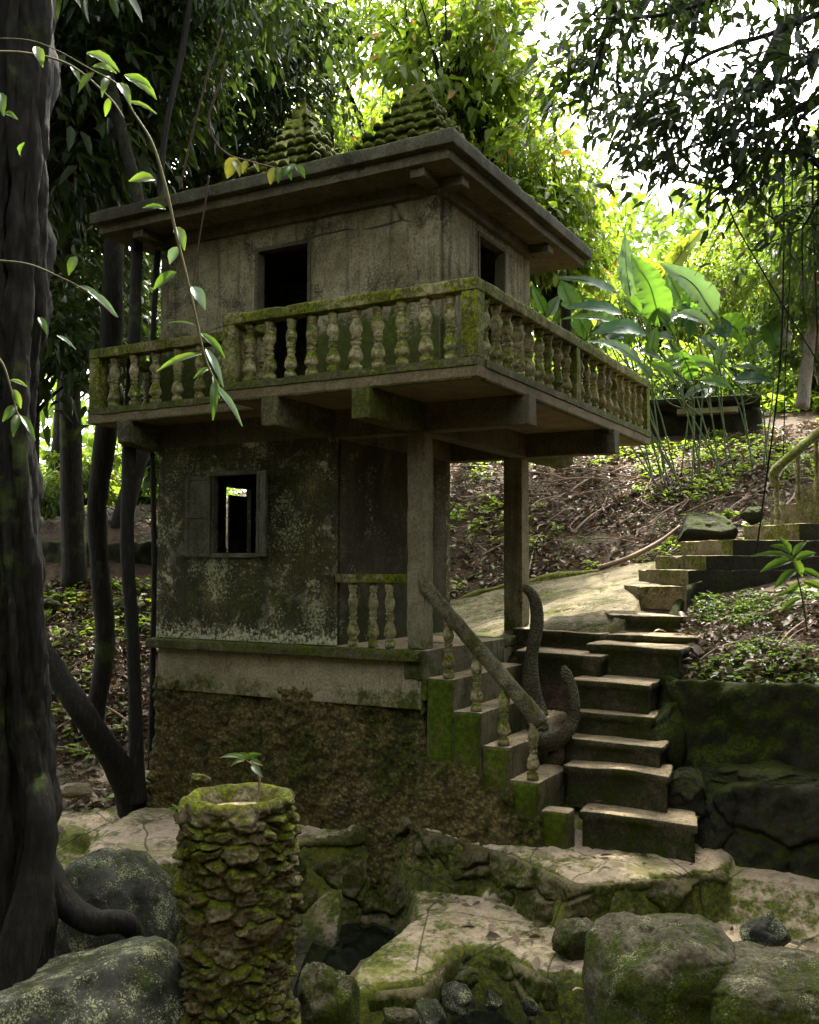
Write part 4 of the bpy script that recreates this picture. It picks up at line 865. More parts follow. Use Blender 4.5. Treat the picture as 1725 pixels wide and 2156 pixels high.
mesh_np('rubble_drum', V, F, M['pillar'], pil)
rock((420, 1640, 5.15), (.065, .05, .032), M['pillar'], 97, 'loose mossy stone sitting on the back rim of the pillar', cat='stone', name='stone', amp=.12, res=44)
MB().lathe((pc[0], pc[1], pz1-.075), [(.20, 0), (.20, .012)], 20).build('soil', M['ground'], pil)
# low ruin behind the banana plants
ru = thing('garden_ruin', 'low dark stone hut wall with a pale lintel behind the banana plants', 'ruin', at(1480, 960, 17.8))
b = MB(); L0, L1 = at(1372, 965, 18.2), at(1600, 955, 17.6); e = (L1-L0); e[2] = 0; Lh = np.linalg.norm(e); e /= Lh; ef = np.array([-e[1], e[0], 0]); zt_ = at(1480, 862, 17.9)[2]
V, F = rubble_box(0, Lh, 0, 1.2, L0[2]-.8, zt_, step=.06, amp=.10, flare=.1, seed=6, topn=.12)
R2 = np.array([e, ef, [0, 0, 1]]); V = np.c_[V[:, 0], V[:, 1], V[:, 2]]; V = np.c_[V[:, :1]*e[None]+V[:, 1:2]*ef[None]][:, :3]+np.array([L0[0], L0[1], 0])+np.c_[V[:, 2]*0, V[:, 2]*0, V[:, 2]]
mesh_np('ruin_wall', V, F, M['darkrock'], ru)
c = at(1490, 866, 17.65); b = MB(); b.obox(c, e*.52, ef*.12, np.array([0, 0, .05])); b.build('lintel', M['plinth'], ru, bevel=.01)
b = MB(); b.obox(at(1480, 852, 18.1), e*1.0, ef*.6, np.array([0, 0, .05])); b.build('cap_slab', M['darkrock'], ru, bevel=.02)

# ================================================================== VEGETATION
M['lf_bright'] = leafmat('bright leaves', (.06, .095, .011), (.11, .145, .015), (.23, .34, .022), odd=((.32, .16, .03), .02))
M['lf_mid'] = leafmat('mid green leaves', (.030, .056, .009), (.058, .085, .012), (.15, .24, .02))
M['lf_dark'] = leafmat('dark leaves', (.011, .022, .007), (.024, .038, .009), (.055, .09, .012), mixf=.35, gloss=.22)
M['lf_yel'] = leafmat('yellowing leaves', (.16, .15, .02), (.09, .12, .015), (.30, .28, .03))
M['lf_pale'] = leafmat('pale leaf undersides', (.11, .15, .095), (.09, .13, .075), (.12, .2, .07), mixf=.3)
M['banana'] = leafmat('banana leaf', (.06, .13, .012), (.08, .16, .015), (.13, .27, .02), gloss=.4, mixf=.5)
M['banana_dk'] = leafmat('dark banana leaf', (.02, .06, .03), (.03, .08, .03), (.05, .14, .02), gloss=.6, mixf=.25)
M['banana_gr'] = leafmat('grey glossy banana leaf', (.09, .135, .085), (.12, .155, .105), (.12, .22, .04), gloss=.6, mixf=.35)
M['banana_y'] = leafmat('yellow banana leaf', (.14, .18, .015), (.16, .19, .015), (.34, .38, .03), mixf=.55)
M['stalk'] = plain('green stalk', (.07, .10, .03), .6)
M['drystalk'] = plain('dry stalk', (.24, .165, .12), .85)
M['litter'] = leafmat('dead leaves', (.045, .030, .018), (.23, .17, .115), (.12, .07, .03), gloss=.12, mixf=.12, odd=((.07, .11, .015), .07))
M['bark'] = bark('grey brown bark', (.012, .010, .007), (.030, .026, .017), .35)
M['bark_fig'] = bark('fig bark', (.007, .006, .004), (.022, .018, .011), .3)  # bark tones lowered to imitate vignetting along the left edge
M['bark_pale'] = bark('pale bark', (.22, .19, .15), (.14, .12, .09), .1)
M['vine'] = plain('vine stem', (.10, .09, .035), .8)
M['root'] = plain('aerial root', (.05, .028, .018), .8)

def leaves_np(P, D, N, L, Wd, fold=.25, droop=.25):
    """P base points, D directions, N normals, L lengths, Wd widths -> verts, faces (8 verts, 4 quads/tris per leaf)"""
    P, D, N = map(lambda a: np.asarray(a, float), (P, D, N)); D = D/np.linalg.norm(D, axis=1)[:, None]
    S = np.cross(D, N); S /= np.linalg.norm(S, axis=1)[:, None]+1e-9; N = np.cross(S, D); L = L[:, None]; Wd = Wd[:, None]
    dn = np.array([0, 0, -1.])*L*droop
    v = [P, P+D*L*.3+S*Wd*.5+N*Wd*fold, P+D*L*.3+dn*.08, P+D*L*.3-S*Wd*.5+N*Wd*fold, P+D*L*.68+S*Wd*.38+N*Wd*fold*.7+dn*.45, P+D*L*.68+dn*.45, P+D*L*.68-S*Wd*.38+N*Wd*fold*.7+dn*.45, P+D*L+dn]
    V = np.stack(v, 1).reshape(-1, 3); b = (np.arange(len(P))*8)[:, None]
    T = np.array([[0, 1, 2], [0, 2, 3], [1, 4, 5], [1, 5, 2], [2, 5, 6], [2, 6, 3], [4, 7, 5], [5, 7, 6]])
    return V, (b[:, None]+T[None]).reshape(-1, 3)
def crown_mesh(name, Rr, nl, ll, seed, clumps=48, wid=.44, squash=.8, droopy=.5):
    rg = np.random.default_rng(seed); c = rg.normal(size=(clumps, 3)); c /= np.linalg.norm(c, axis=1)[:, None]; c *= (rg.random(clumps)[:, None]**.45)*Rr*.9; c[:, 2] *= squash
    k = rg.integers(0, clumps, nl); P = c[k]+rg.normal(size=(nl, 3))*np.array([.17, .17, .11])*Rr*rg.uniform(.5, 1.2, clumps)[k][:, None]
    out = P/(np.linalg.norm(P, axis=1)[:, None]+1e-6)
    D = out*.6+rg.normal(size=(nl, 3))*.6+np.array([0, 0, -droopy]); N = rg.normal(size=(nl, 3))*.5+np.array([0, 0, 1.]); L = ll*rg.uniform(.6, 1.25, nl)
    V, F = leaves_np(P, D, N, L, L*wid*rg.uniform(.8, 1.2, nl))
    b = MB()
    for q in c[::2]: b.tube(catmull([np.array((0, 0, -Rr*squash)), q*.45+np.array((0, 0, -Rr*.25)), q], 3), [.05*Rr/2, .02*Rr/2, .006], 5)
    return V, F, np.array(b.V), b.F, c
def data_of(V, F, m, name): o = mesh_np(name, V, F, m); d = o.data; bpy.data.objects.remove(o); return d
CR = []
for i, (Rr, nl, ll) in enumerate(((2.0, 1900, .25), (2.0, 1500, .28), (2.0, 1700, .22), (2.0, 2300, .19))):
    V, F, Vb, Fb, c = crown_mesh('crown', Rr, nl, ll, 100+i)
    CR.append((data_of(V, F, M['lf_mid'], 'crown'), data_of(Vb, Fb, M['bark'], 'limbs')))
def put(me, name, parent, loc, sc, rz, m):
    o = bpy.data.objects.new(name, me); link(o, parent); o.location = tuple(np.array(loc)-(wloc(parent) if parent else 0)); o.scale = (sc,)*3 if np.isscalar(sc) else sc; o.rotation_euler = (0, 0, rz)
    if m and me.materials[0] != m: o.material_slots[0].link = 'OBJECT'; o.material_slots[0].material = m
    return o
rg = random.Random(9)
def tree(base, crowns, r, leaf, label, group=None, bk='bark', path=None, cat='tree', name='tree', trunk=True):
    """base (u, depth); crowns [(u, v, depth, scale)]"""
    u, d = base; p = at(u, 1100, d); z = float(base_h([p[0]], [p[1]])[0]); root = thing(name, label, cat, (p[0], p[1], z-.1), group)
    cs = [at(*c[:3]) for c in crowns]
    if trunk:
        if path is None:
            t = cs[0]+np.array((0, 0, .3)); path = [np.array((p[0], p[1], z-.15)), p*0+np.array((p[0], p[1], z))*.6+t*.4+np.array((rg.uniform(-.2, .2), rg.uniform(-.2, .2), 0)), t]
        else: path = [at(*q) for q in path]
        V, F = tube_np(catmull(path, 10), [r*1.15, r, r*.85, r*.6], 12, .12, int(u)); mesh_np('trunk', V, F, M[bk], root)
    for k, (c, q) in enumerate(zip(crowns, cs)):
        i = rg.randrange(4); rz = rg.uniform(0, 6.3); s = c[3]
        put(CR[i][0], 'crown', root, q, s, rz, M[leaf]); put(CR[i][1], 'limb', root, q, s, rz, M[bk])
        if k and trunk:
            V, F = tube_np(catmull([cs[0]+np.array((0, 0, -.5)), (cs[0]+q)/2+np.array((0, 0, -.4)), q+np.array((0, 0, -s*.8))], 5), [r*.5, r*.35, r*.2], 7, .1, k); mesh_np('branch', V, F, M[bk], root)
    return root
# -- left: dark canopy
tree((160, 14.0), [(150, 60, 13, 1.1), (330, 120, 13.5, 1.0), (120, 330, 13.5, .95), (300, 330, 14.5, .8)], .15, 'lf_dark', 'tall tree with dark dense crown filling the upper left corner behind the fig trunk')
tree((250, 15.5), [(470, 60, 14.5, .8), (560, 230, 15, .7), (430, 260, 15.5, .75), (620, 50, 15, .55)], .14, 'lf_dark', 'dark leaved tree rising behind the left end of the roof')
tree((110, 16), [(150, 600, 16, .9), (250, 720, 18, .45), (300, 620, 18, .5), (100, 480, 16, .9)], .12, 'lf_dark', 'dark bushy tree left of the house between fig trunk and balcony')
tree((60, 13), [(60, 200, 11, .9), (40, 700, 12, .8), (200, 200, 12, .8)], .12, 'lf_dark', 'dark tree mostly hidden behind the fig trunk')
# -- centre bright
tree((700, 19), [(690, 40, 18, .7), (860, 30, 18, .7), (800, 310, 20, .8), (620, 330, 19, .8)], .14, 'lf_bright', 'light green tree behind the two roof spires')
tree((1000, 18), [(940, 90, 17, .9), (1030, 200, 17.5, .8), (1010, 340, 18, .95), (1030, 40, 18, .6)], .13, 'lf_bright', 'bright sunlit tree just right of the right hand roof spire')
tree((1180, 17), [(1170, 400, 17, .6), (1150, 520, 17.5, .75), (1215, 500, 18, .5), (1080, 450, 17, .8)], .10, 'lf_bright', 'light green tree rising over the right corner of the roof')
tree((900, 26), [(880, 330, 25, 1.1), (1050, 400, 26, 1.2), (700, 380, 26, 1.2), (1040, 220, 27, .9), (1180, 620, 26, 1.1)], .2, 'lf_bright', 'tall pale green tree far behind the house')
# -- right
tree((1560, 17), [(1480, 590, 17, .45), (1640, 480, 17, .6), (1720, 400, 16.5, .6), (1560, 560, 18, .5)], .10, 'lf_bright', 'bright tree with pale leaning trunk above the banana plants', bk='bark_pale', path=[(1665, 760, 17), (1640, 640, 16.9), (1610, 500, 16.8), (1575, 380, 16.7), (1540, 300, 16.6)])
tree((1700, 15), [(1720, 560, 15, .6), (1720, 690, 15.5, .5), (1790, 420, 14, .7)], .09, 'lf_mid', 'leafy tree with drooping foliage at the right edge', bk='bark_pale', path=[(1690, 860, 15), (1700, 760, 15), (1715, 640, 14.9), (1735, 480, 14.8)])
tree((1420, 24), [(1400, 640, 24, .7), (1290, 640, 25, .7), (1500, 650, 24, .8), (1620, 620, 23, 1.)], .14, 'lf_bright', 'sunlit tree low on the skyline behind the banana leaves')
tree((1750, 24), [(1740, 560, 23, 1.1), (1640, 740, 22, .8)], .14, 'lf_mid', 'green tree far back at the right edge')

# -- shrubs on the slope
SH = []
for k in range(3):
    V, F, Vb, Fb, c = crown_mesh('shrub', .6, 900, .13, 200+k, clumps=16, wid=.4, squash=.75, droopy=.2)
    V = np.vstack([V, Vb]); SH.append((data_of(V[:len(V)-len(Vb)], F, M['lf_bright'], 'foliage'), data_of(Vb, Fb, M['bark'], 'stems')))
def shrub(u, d, s, leaf, label, group, h=.4):
    p = at(u, 1100, d); z = float(base_h([p[0]], [p[1]])[0]); root = thing('shrub', label, 'shrub', (p[0], p[1], z), group); i = rg.randrange(3); rz = rg.uniform(0, 6)
    put(SH[i][0], 'foliage', root, (p[0], p[1], z+h*s), s, rz, M[leaf]); put(SH[i][1], 'stems', root, (p[0], p[1], z+h*s), s, rz, M['bark'])
for k in range(44):
    u = rg.uniform(1090, 1800); shrub(u, rg.uniform(19, 31), rg.uniform(.8, 2.0), rg.choice(['lf_bright', 'lf_bright', 'lf_mid']), 'sunlit leafy shrub in the thicket behind the banana plants', 'shrubs in the thicket behind the banana plants')
for k in range(26):
    u = rg.uniform(-60, 420); shrub(u, rg.uniform(17, 26), rg.uniform(.8, 1.8), rg.choice(['lf_bright', 'lf_mid', 'lf_bright']), 'leafy shrub beyond the far mossy bank at left', 'shrubs beyond the mossy bank')  # lighter leaf colours stand in for sunlight that is blocked here
shrub(180, 15.6, 1.1, 'lf_bright', 'bright green broadleaf shrub on the bank beside the thick trunk', None, .7)
shrub(95, 15.4, .8, 'lf_mid', 'mid green shrub on the bank beside the fig trunk', None, .6)
shrub(590*.69, 14.9, .7, 'lf_bright', 'bright shrub peeking past the left edge of the house wall', None, .7)
shrub(310, 16.2, 1.5, 'lf_dark', 'dark drooping shrub on the bank between the two slim trunks', None, 1.1)
# distant wood: one mass
rr = np.random.default_rng(4); n_ = 36000; ang = rr.uniform(-.62, .62, n_); dist = rr.uniform(29, 46, n_); px = CAM[0]+dist*(np.cos(ang)*_fw[0]+np.sin(ang)*rh[0]); py = CAM[1]+dist*(np.cos(ang)*_fw[1]+np.sin(ang)*rh[1])
hmax = 5.2+3.*fbm(np.c_[ang*5, dist*.1, ang*0], 4, 3)+np.where(ang < .05, 3., 0)*sstep(.1, -.2, ang); zz = base_h(px, py)+hmax*rr.random(n_)**.8
P = np.c_[px, py, zz]; keep = fbm(P*.55, 3, 8) > -.12; P = P[keep]; n_ = len(P)
V, F = leaves_np(P, rr.normal(size=(n_, 3))+np.array([0, 0, -.3]), rr.normal(size=(n_, 3))+np.array([0, 0, .6]), rr.uniform(.3, .6, n_), rr.uniform(.14, .28, n_))
tag(mesh_np('distant_wood', V, F, M['lf_mid']), kind='stuff')

# -- strangler fig trunk at the left edge
fig = thing('fig_tree', 'massive dark strangler fig trunk of fused roots along the left edge', 'tree', at(30, 2000, 5.4))
def edge(v): return np.interp(v, [-200, 0, 300, 600, 900, 1100, 1300, 1500, 1700, 1850, 1990], [118, 112, 105, 96, 72, 80, 96, 104, 122, 112, 118])
k_ = 0
for (off, rp, dz, wob) in ((62, 62, .0, 3), (22, 30, -.22, 5), (50, 26, -.25, 9), (85, 26, -.2, 13), (110, 30, -.12, 17), (10, 20, -.1, 21), (35, 16, -.30, 25), (72, 14, -.30, 29), (100, 18, -.25, 33), (128, 40, -.1, 37), (-0, 20, -.18, 41)):
    pts = []
    for v in range(-250, 2300, 120):
        u = edge(v)-max(off, rp*.9+8)+ (6 if off != 62 else 0)*math.sin(v*.006+wob)+(9 if off not in (62, 10) else 3)*math.sin(v*.0023+wob*1.7); pts.append(at(u, v, 5.5+dz+.03*math.sin(v*.005+wob)))
    pts = catmull(pts, 14); rad = np.array([rp*5.5/F_*(1+.16*math.sin(i*.11+wob)+.1*math.sin(i*.31+wob*2)) for i in range(len(pts))])
    V, F = tube_np(pts, rad, 44 if rp > 25 else 24, .30, wob); C_ = np.repeat(pts, 44 if rp > 25 else 24, 0); N_ = (V-C_)/np.linalg.norm(V-C_, axis=1)[:, None]; Q_ = V*np.array([13, 13, 2.2]); V = V+N_*(-.030*np.abs(fbm(Q_, 4, 5))+.012*fbm(V*np.array([40, 40, 14]), 3, 6)+.03*fbm(V*np.array([3, 3, 1.1]), 3, 8))[:, None]; mesh_np('trunk' if off == 62 else 'fused_root', V, F, M['bark_fig'], fig); k_ += 1
V, F = tube_np(catmull([at(60, 1760, 5.55), at(110, 1870, 5.45), at(160, 1920, 5.4), at(205, 1942, 5.4), at(245, 1940, 5.4), at(275, 1952, 5.45), at(300, 2000, 5.55)], 10), [.11, .09, .065, .055, .06, .055, .03], 18, .45, 5); V += .012*np.stack([fbm(V*11, 3, 1), fbm(V*11, 3, 2), fbm(V*11, 3, 3)], 1); mesh_np('surface_root', V, F, M['bark_fig'], fig)
V, F = tube_np(catmull([at(60, 1560, 5.4), at(85, 1700, 5.15), at(75, 1850, 5.1), at(40, 1990, 5.0), at(-10, 2200, 4.9)], 10), [.06, .07, .09, .10, .12], 16, .2, 6); mesh_np('surface_root', V, F, M['bark_fig'], fig)
ov = thing('overhanging_tree', 'dark leafy boughs of a near tree drooping across the white sky at upper right', 'tree', at(2250, 1500, 7.0))
# fig canopy: high overhead, out of the frame, shading the foreground
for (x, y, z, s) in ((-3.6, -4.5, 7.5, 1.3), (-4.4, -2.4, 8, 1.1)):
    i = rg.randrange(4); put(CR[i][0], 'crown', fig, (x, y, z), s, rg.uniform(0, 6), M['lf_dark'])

for (dp, lat, z, s) in ((11.8, 1.2, 10.4, 1.15), (11.4, 3.6, 10.0, 1.15), (11.0, -1.2, 10.2, 1.1), (12.8, 2.6, 11.2, 1.0), (13.4, 3.2, 10.4, .8)):  # crowns added high out of frame to shade the foreground and stairs
    i = rg.randrange(4); q = CAM+fh*dp+rh*lat; put(CR[i][0], 'crown', fig, (q[0], q[1], z), s, rg.uniform(0, 6), M['lf_mid'])
for (dp, lat, z, s) in ((8.5, 6.3, 6.8, 1.3), (6.5, 5.6, 4.6, 1.2), (9.8, 7.4, 4.8, 1.1), (5.0, 5.0, 6.6, 1.3), (4.2, 4.2, 2.4, 1.0), (8.2, 4.7, 8.0, 1.25), (6.8, 3.8, 8.0, 1.2), (9.6, 4.8, 9.0, 1.1), (5.0, -3.4, 5.6, 1.2), (6.5, -4.2, 6.6, 1.2), (14.4, 4.8, 10.2, .85)):  # unseen crowns added beside and above the view to darken its edges
    i = rg.randrange(4); q = CAM+fh*dp+rh*lat; put(CR[i][0], 'crown', ov, (q[0], q[1], z), s, rg.uniform(0, 6), M['lf_dark'])
# -- slim trunks left of the house
def trunk_tree(path, r, label, bk='bark', crown=None, name='tree', kind='lf_dark'):
    P = [at(*q) for q in path]; root = thing(name, label, 'tree', P[0]); V, F = tube_np(catmull(P, 10), r, 16, .12, int(path[0][0])); mesh_np('trunk', V, F, M[bk], root)
    for (u, v, d, s) in crown or (): i = rg.randrange(4); put(CR[i][0], 'crown', root, at(u, v, d), s, rg.uniform(0, 6), M[kind])
    return root
trunk_tree([(190, 1545, 10.6), (205, 1480, 10.6), (222, 1350, 10.6), (210, 1200, 10.6), (205, 1060, 10.6), (225, 900, 10.7), (235, 700, 10.8), (240, 450, 10.9), (225, 200, 11), (250, -100, 11)], [.115, .095, .105, .10, .10, .12, .115, .10, .08, .07], 'thick mossy trunk curving up left of the house behind the diagonal trunk', crown=((200, 60, 11, .8), (300, 40, 11.2, .7)))
trunk_tree([(292, 1690, 9.6), (288, 1600, 9.6), (280, 1350, 9.6), (268, 1150, 9.6), (272, 950, 9.7), (283, 700, 9.8), (288, 540, 9.9), (291, 420, 10), (270, 330, 10), (240, 215, 10.1), (205, 60, 10.2), (180, -150, 10.4)], [.085, .07, .062, .066, .068, .06, .055, .055, .06, .065, .065, .06], 'slim straight trunk nearest the house wall, pale and bent above the roof', bk='bark', crown=((150, -60, 10.4, .7),))
trunk_tree([(318, 1620, 9.9), (322, 1400, 9.9), (325, 1200, 9.9), (322, 1000, 9.9), (318, 820, 9.9), (330, 560, 10), (345, 300, 10), (385, 100, 10.1), (410, -80, 10.2)], [.035, .028, .026, .026, .024, .03, .03, .035, .03], 'thin sapling stem hard against the left edge of the house', crown=((430, -60, 10.5, .6),))
trunk_tree([(300, 1770, 9.9), (285, 1700, 9.8), (262, 1645, 9.6), (235, 1590, 9.4), (180, 1510, 9.1), (120, 1420, 9.2), (70, 1350, 9.3), (-20, 1250, 9.5)], [.20, .17, .135, .12, .115, .11, .10, .09], 'thick bare trunk leaning diagonally out from behind the fig', name='leaning_trunk')
for (path, r, lb) in (([(300, 1640, 9.3), (350, 1700, 9.2)], 0.0, ''),): pass
trunk_tree([(265, 820, 9.0), (280, 560, 9.1), (292, 470, 9.1)], [.03, .028, .03], 'short broken stem beside the roof corner at left', name='stem') if 0 else None

# ------------------------------------------------------------------ single modelled leaves
def leaf_v(base, tip, w, sag=.12, face=None, n=10, fold=.28, tw=0., shape='lance', side=0.):
    b, t = np.array(base, float), np.array(tip, float); L = np.linalg.norm(t-b); D = (t-b)/L
    fc = np.array(face if face is not None else (CAM-b)/np.linalg.norm(CAM-b)*.8+np.array([0, 0, .6])); fc = fc-D*(fc@D); fc /= np.linalg.norm(fc); S0 = np.cross(D, fc)
    V = []; s_ = np.linspace(0, 1, n+1)
    for k, s in enumerate(s_):
        c = b+D*L*s+fc*sag*L*math.sin(math.pi*s)*1.0+S0*side*L*math.sin(math.pi*s)
        ww_ = (math.sin(math.pi*min(1, s**.8))**.8 if shape == 'lance' else min(1, (s*5)**.6)*(1-(max(0, s-.35)/.65)**1.8)**.9 if s < 1 else 0)*w*.5
        ww_ = max(ww_, .002); a = tw*s; wl = wr_ = 1.
        if shape == 'ban' and 2 < k < n-1: wl = 1-(.22*(_h(np.array([k]), np.array([int(w*1e4)]), np.array([1]), 5)[0] > .86)); wr_ = 1-(.22*(_h(np.array([k]), np.array([int(w*1e4)]), np.array([2]), 5)[0] > .86))
        ww_ = ww_; a = tw*s; S = S0*math.cos(a)+fc*math.sin(a); U = fc*math.cos(a)-S0*math.sin(a)
        rip = .05*w*math.sin(k*2.3+w*99)
        V += [c+S*ww_*wl+U*(ww_*fold*2+rip), c+S*ww_*.5+U*ww_*fold*.6, c, c-S*ww_*.5+U*ww_*fold*.6, c-S*ww_*wr_+U*(ww_*fold*2-rip)]
    F = [(k*5+j, k*5+j+1, (k+1)*5+j+1, (k+1)*5+j) for k in range(n) for j in range(4)]
    return np.array(V), F
def vine(name, label, path, r, mat, leaves, d, cat='branch', lw=1., group=None):
    P = catmull([at(u, v, dd) for u, v, dd in path], 8); root = thing(name, label, cat, P[0], group); V, F = tube_np(P, r, 7, .1, 2); mesh_np('stem', V, F, mat, root)
    for (u0, v0, u1, v1, w, mk) in leaves:
        dd = d+rg.uniform(-.05, .05); V, F = leaf_v(at(u0, v0, dd), at(u1, v1, dd+rg.uniform(-.06, .02)), w*dd/F_*lw, sag=.1, tw=rg.uniform(-.4, .4)); mesh_np('leaf', V, F, M[mk], root)
    return root
B, D_k, P_, Y_l = 'lf_fg', 'lf_mid', 'lf_pale', 'lf_yel'; M['lf_fg'] = leafmat('foreground leaves', (.022, .05, .009), (.04, .075, .011), (.09, .17, .015), gloss=.2)
vine('hanging_branch', 'long thin leafy branch hanging in front of the house from the upper left', [(-30, 80, 3.4), (60, 84, 3.35), (125, 108, 3.3), (190, 145, 3.3), (250, 180, 3.3), (280, 235, 3.3), (320, 300, 3.3), (348, 390, 3.3), (370, 490, 3.3), (395, 590, 3.3), (415, 680, 3.3), (424, 722, 3.3), (440, 775, 3.3), (475, 840, 3.3), (505, 892, 3.3)], [.0018, .002, .0028, .0045, .0055, .005, .0045, .0035, .0015], M['vine'],
     [(182, 112, 252, 152, 26, D_k), (195, 140, 246, 155, 18, D_k), (262, 158, 330, 210, 30, D_k), (250, 175, 275, 222, 22, D_k), (270, 165, 318, 186, 16, B), (230, 160, 215, 205, 18, D_k), (268, 215, 330, 240, 12, D_k), (200, 150, 165, 195, 16, 'lf_dark'),
      (327, 378, 271, 382, 24, D_k), (348, 440, 300, 438, 14, B), (371, 478, 388, 528, 24, D_k), (378, 520, 358, 556, 24, P_), (372, 573, 323, 610, 22, B), (405, 604, 432, 652, 26, P_), (407, 683, 354, 680, 6, B), (424, 702, 474, 756, 18, B), (434, 735, 470, 815, 16, P_), (444, 775, 408, 797, 12, B), (425, 745, 330, 782, 16, D_k), (452, 800, 448, 885, 18, B), (455, 812, 510, 898, 15, P_), (448, 792, 462, 840, 10, B)], 3.3)
vine('hanging_branch', 'thin bare twig with two pairs of dangling leaves near the top left', [(-30, 108, 3.6), (60, 112, 3.6), (150, 138, 3.6), (230, 205, 3.6), (262, 250, 3.6)], [.005, .004, .003], M['vine'], [(382, 160, 384, 202, 16, B), (390, 160, 416, 190, 16, B), (232, 205, 222, 245, 14, D_k), (75, 92, 88, 140, 24, P_)], 3.6) if 0 else vine('hanging_branch', 'second thin arching twig above the long hanging branch', [(-30, 108, 3.6), (60, 112, 3.6), (150, 138, 3.6), (230, 205, 3.6), (262, 250, 3.6)], [.005, .004, .003], M['vine'], [(232, 205, 222, 245, 14, D_k), (75, 98, 90, 142, 22, 'lf_mid'), (150, 140, 170, 175, 12, D_k)], 3.6)
vine('sprig', 'small leafy sprig against the fig trunk at the left edge', [(-20, 740, 3.0), (5, 765, 3.0), (22, 815, 3.0), (35, 865, 3.0), (48, 885, 3.0)], [.004, .003, .002], M['vine'], [(36, 855, 5, 888, 20, B), (40, 872, 28, 920, 20, B), (44, 875, 74, 928, 16, B), (22, 800, 58, 815, 10, D_k), (28, 820, 44, 860, 16, D_k)], 3.0, 'plant')
vine('sprig', 'arching twig with pale leaves halfway up the fig trunk', [(-20, 547, 3.4), (60, 556, 3.4), (130, 585, 3.4), (180, 612, 3.4), (245, 668, 3.4)], [.004, .003, .002], M['vine'], [(185, 612, 248, 668, 15, P_), (160, 605, 215, 625, 10, P_), (160, 540, 145, 580, 20, D_k), (82, 668, 98, 705, 16, B), (120, 706, 160, 736, 8, P_), (0, 196, 8, 245, 22, B), (5, 240, 38, 252, 14, B), (45, 330, 52, 300, 16, B)], 3.4, 'plant')
vine('roof_twig', 'reddish twig with yellow leaves drooping over the roof edge', [(480, 130, 7.0), (455, 200, 7.0), (440, 250, 7.0), (452, 295, 7.0), (480, 325, 7.0), (520, 338, 7.0), (565, 350, 7.0), (610, 356, 7.0)], [.007, .008, .007, .005], M['root'], [(500, 332, 478, 376, 30, Y_l), (492, 336, 505, 372, 20, Y_l), (520, 338, 510, 366, 14, Y_l), (535, 340, 545, 362, 10, Y_l), (578, 352, 570, 390, 20, Y_l), (590, 352, 586, 386, 18, B), (598, 350, 614, 380, 16, B), (610, 350, 598, 372, 14, B), (622, 348, 642, 376, 18, B), (620, 345, 610, 362, 14, P_)], 7.0)
vine('aerial_root', 'reddish aerial root hanging beside the bent slim trunk over the roof edge', [(470, 60, 7.2), (440, 150, 7.2), (418, 230, 7.2), (398, 310, 7.2), (385, 370, 7.2), (378, 400, 7.2)], [.006, .008, .008, .006], M['root'], [], 7.2, 'root')
vine('aerial_root', 'thin brown root dangling in front of the upper wall', [(440, 370, 6.8), (432, 430, 6.8), (420, 500, 6.8), (410, 570, 6.8), (402, 640, 6.8)], [.007, .006, .004], M['root'], [], 6.8, 'root')

# -- plant growing out of the pillar
pp = thing('seedling', 'small bitten seedling with curled green leaves growing from the pillar top', 'plant', at(545, 1662, 4.92))
V, F = tube_np(catmull([at(545, 1668, 4.92), at(546, 1640, 4.92), at(535, 1615, 4.9), at(518, 1600, 4.9)], 6), [.008, .006, .003], 7); mesh_np('stem', V, F, M['drystalk'], pp)
for (a, b_, c, d, w, mk) in ((520, 1600, 462, 1596, 15, 'lf_mid'), (520, 1600, 495, 1588, 13, 'lf_mid'), (520, 1602, 552, 1588, 14, B), (525, 1604, 553, 1612, 12, 'lf_mid'), (530, 1612, 552, 1636, 16, P_), (515, 1602, 486, 1614, 13, 'lf_mid'), (518, 1600, 513, 1584, 8, B)):
    V, F = leaf_v(at(a, b_, 4.9), at(c, d, 4.85), w*4.9/F_, tw=rg.uniform(-.6, .6), sag=.15); mesh_np('leaf', V, F, M[mk], pp)
for (u, v, lb) in ((372, 1705, 'tiny green fern tuft at the left rim of the pillar'), (400, 1790, 'tiny green plant halfway up the left side of the pillar')):
    t_ = thing('small_plant', lb, 'plant', at(u, v, 4.75))
    for k in range(5): V, F = leaf_v(at(u, v+6, 4.76), at(u+rg.uniform(-18, 14), v-rg.uniform(-6, 14), 4.70), .018, tw=rg.uniform(-1, 1)); mesh_np('leaf', V, F, M['lf_mid'], t_)

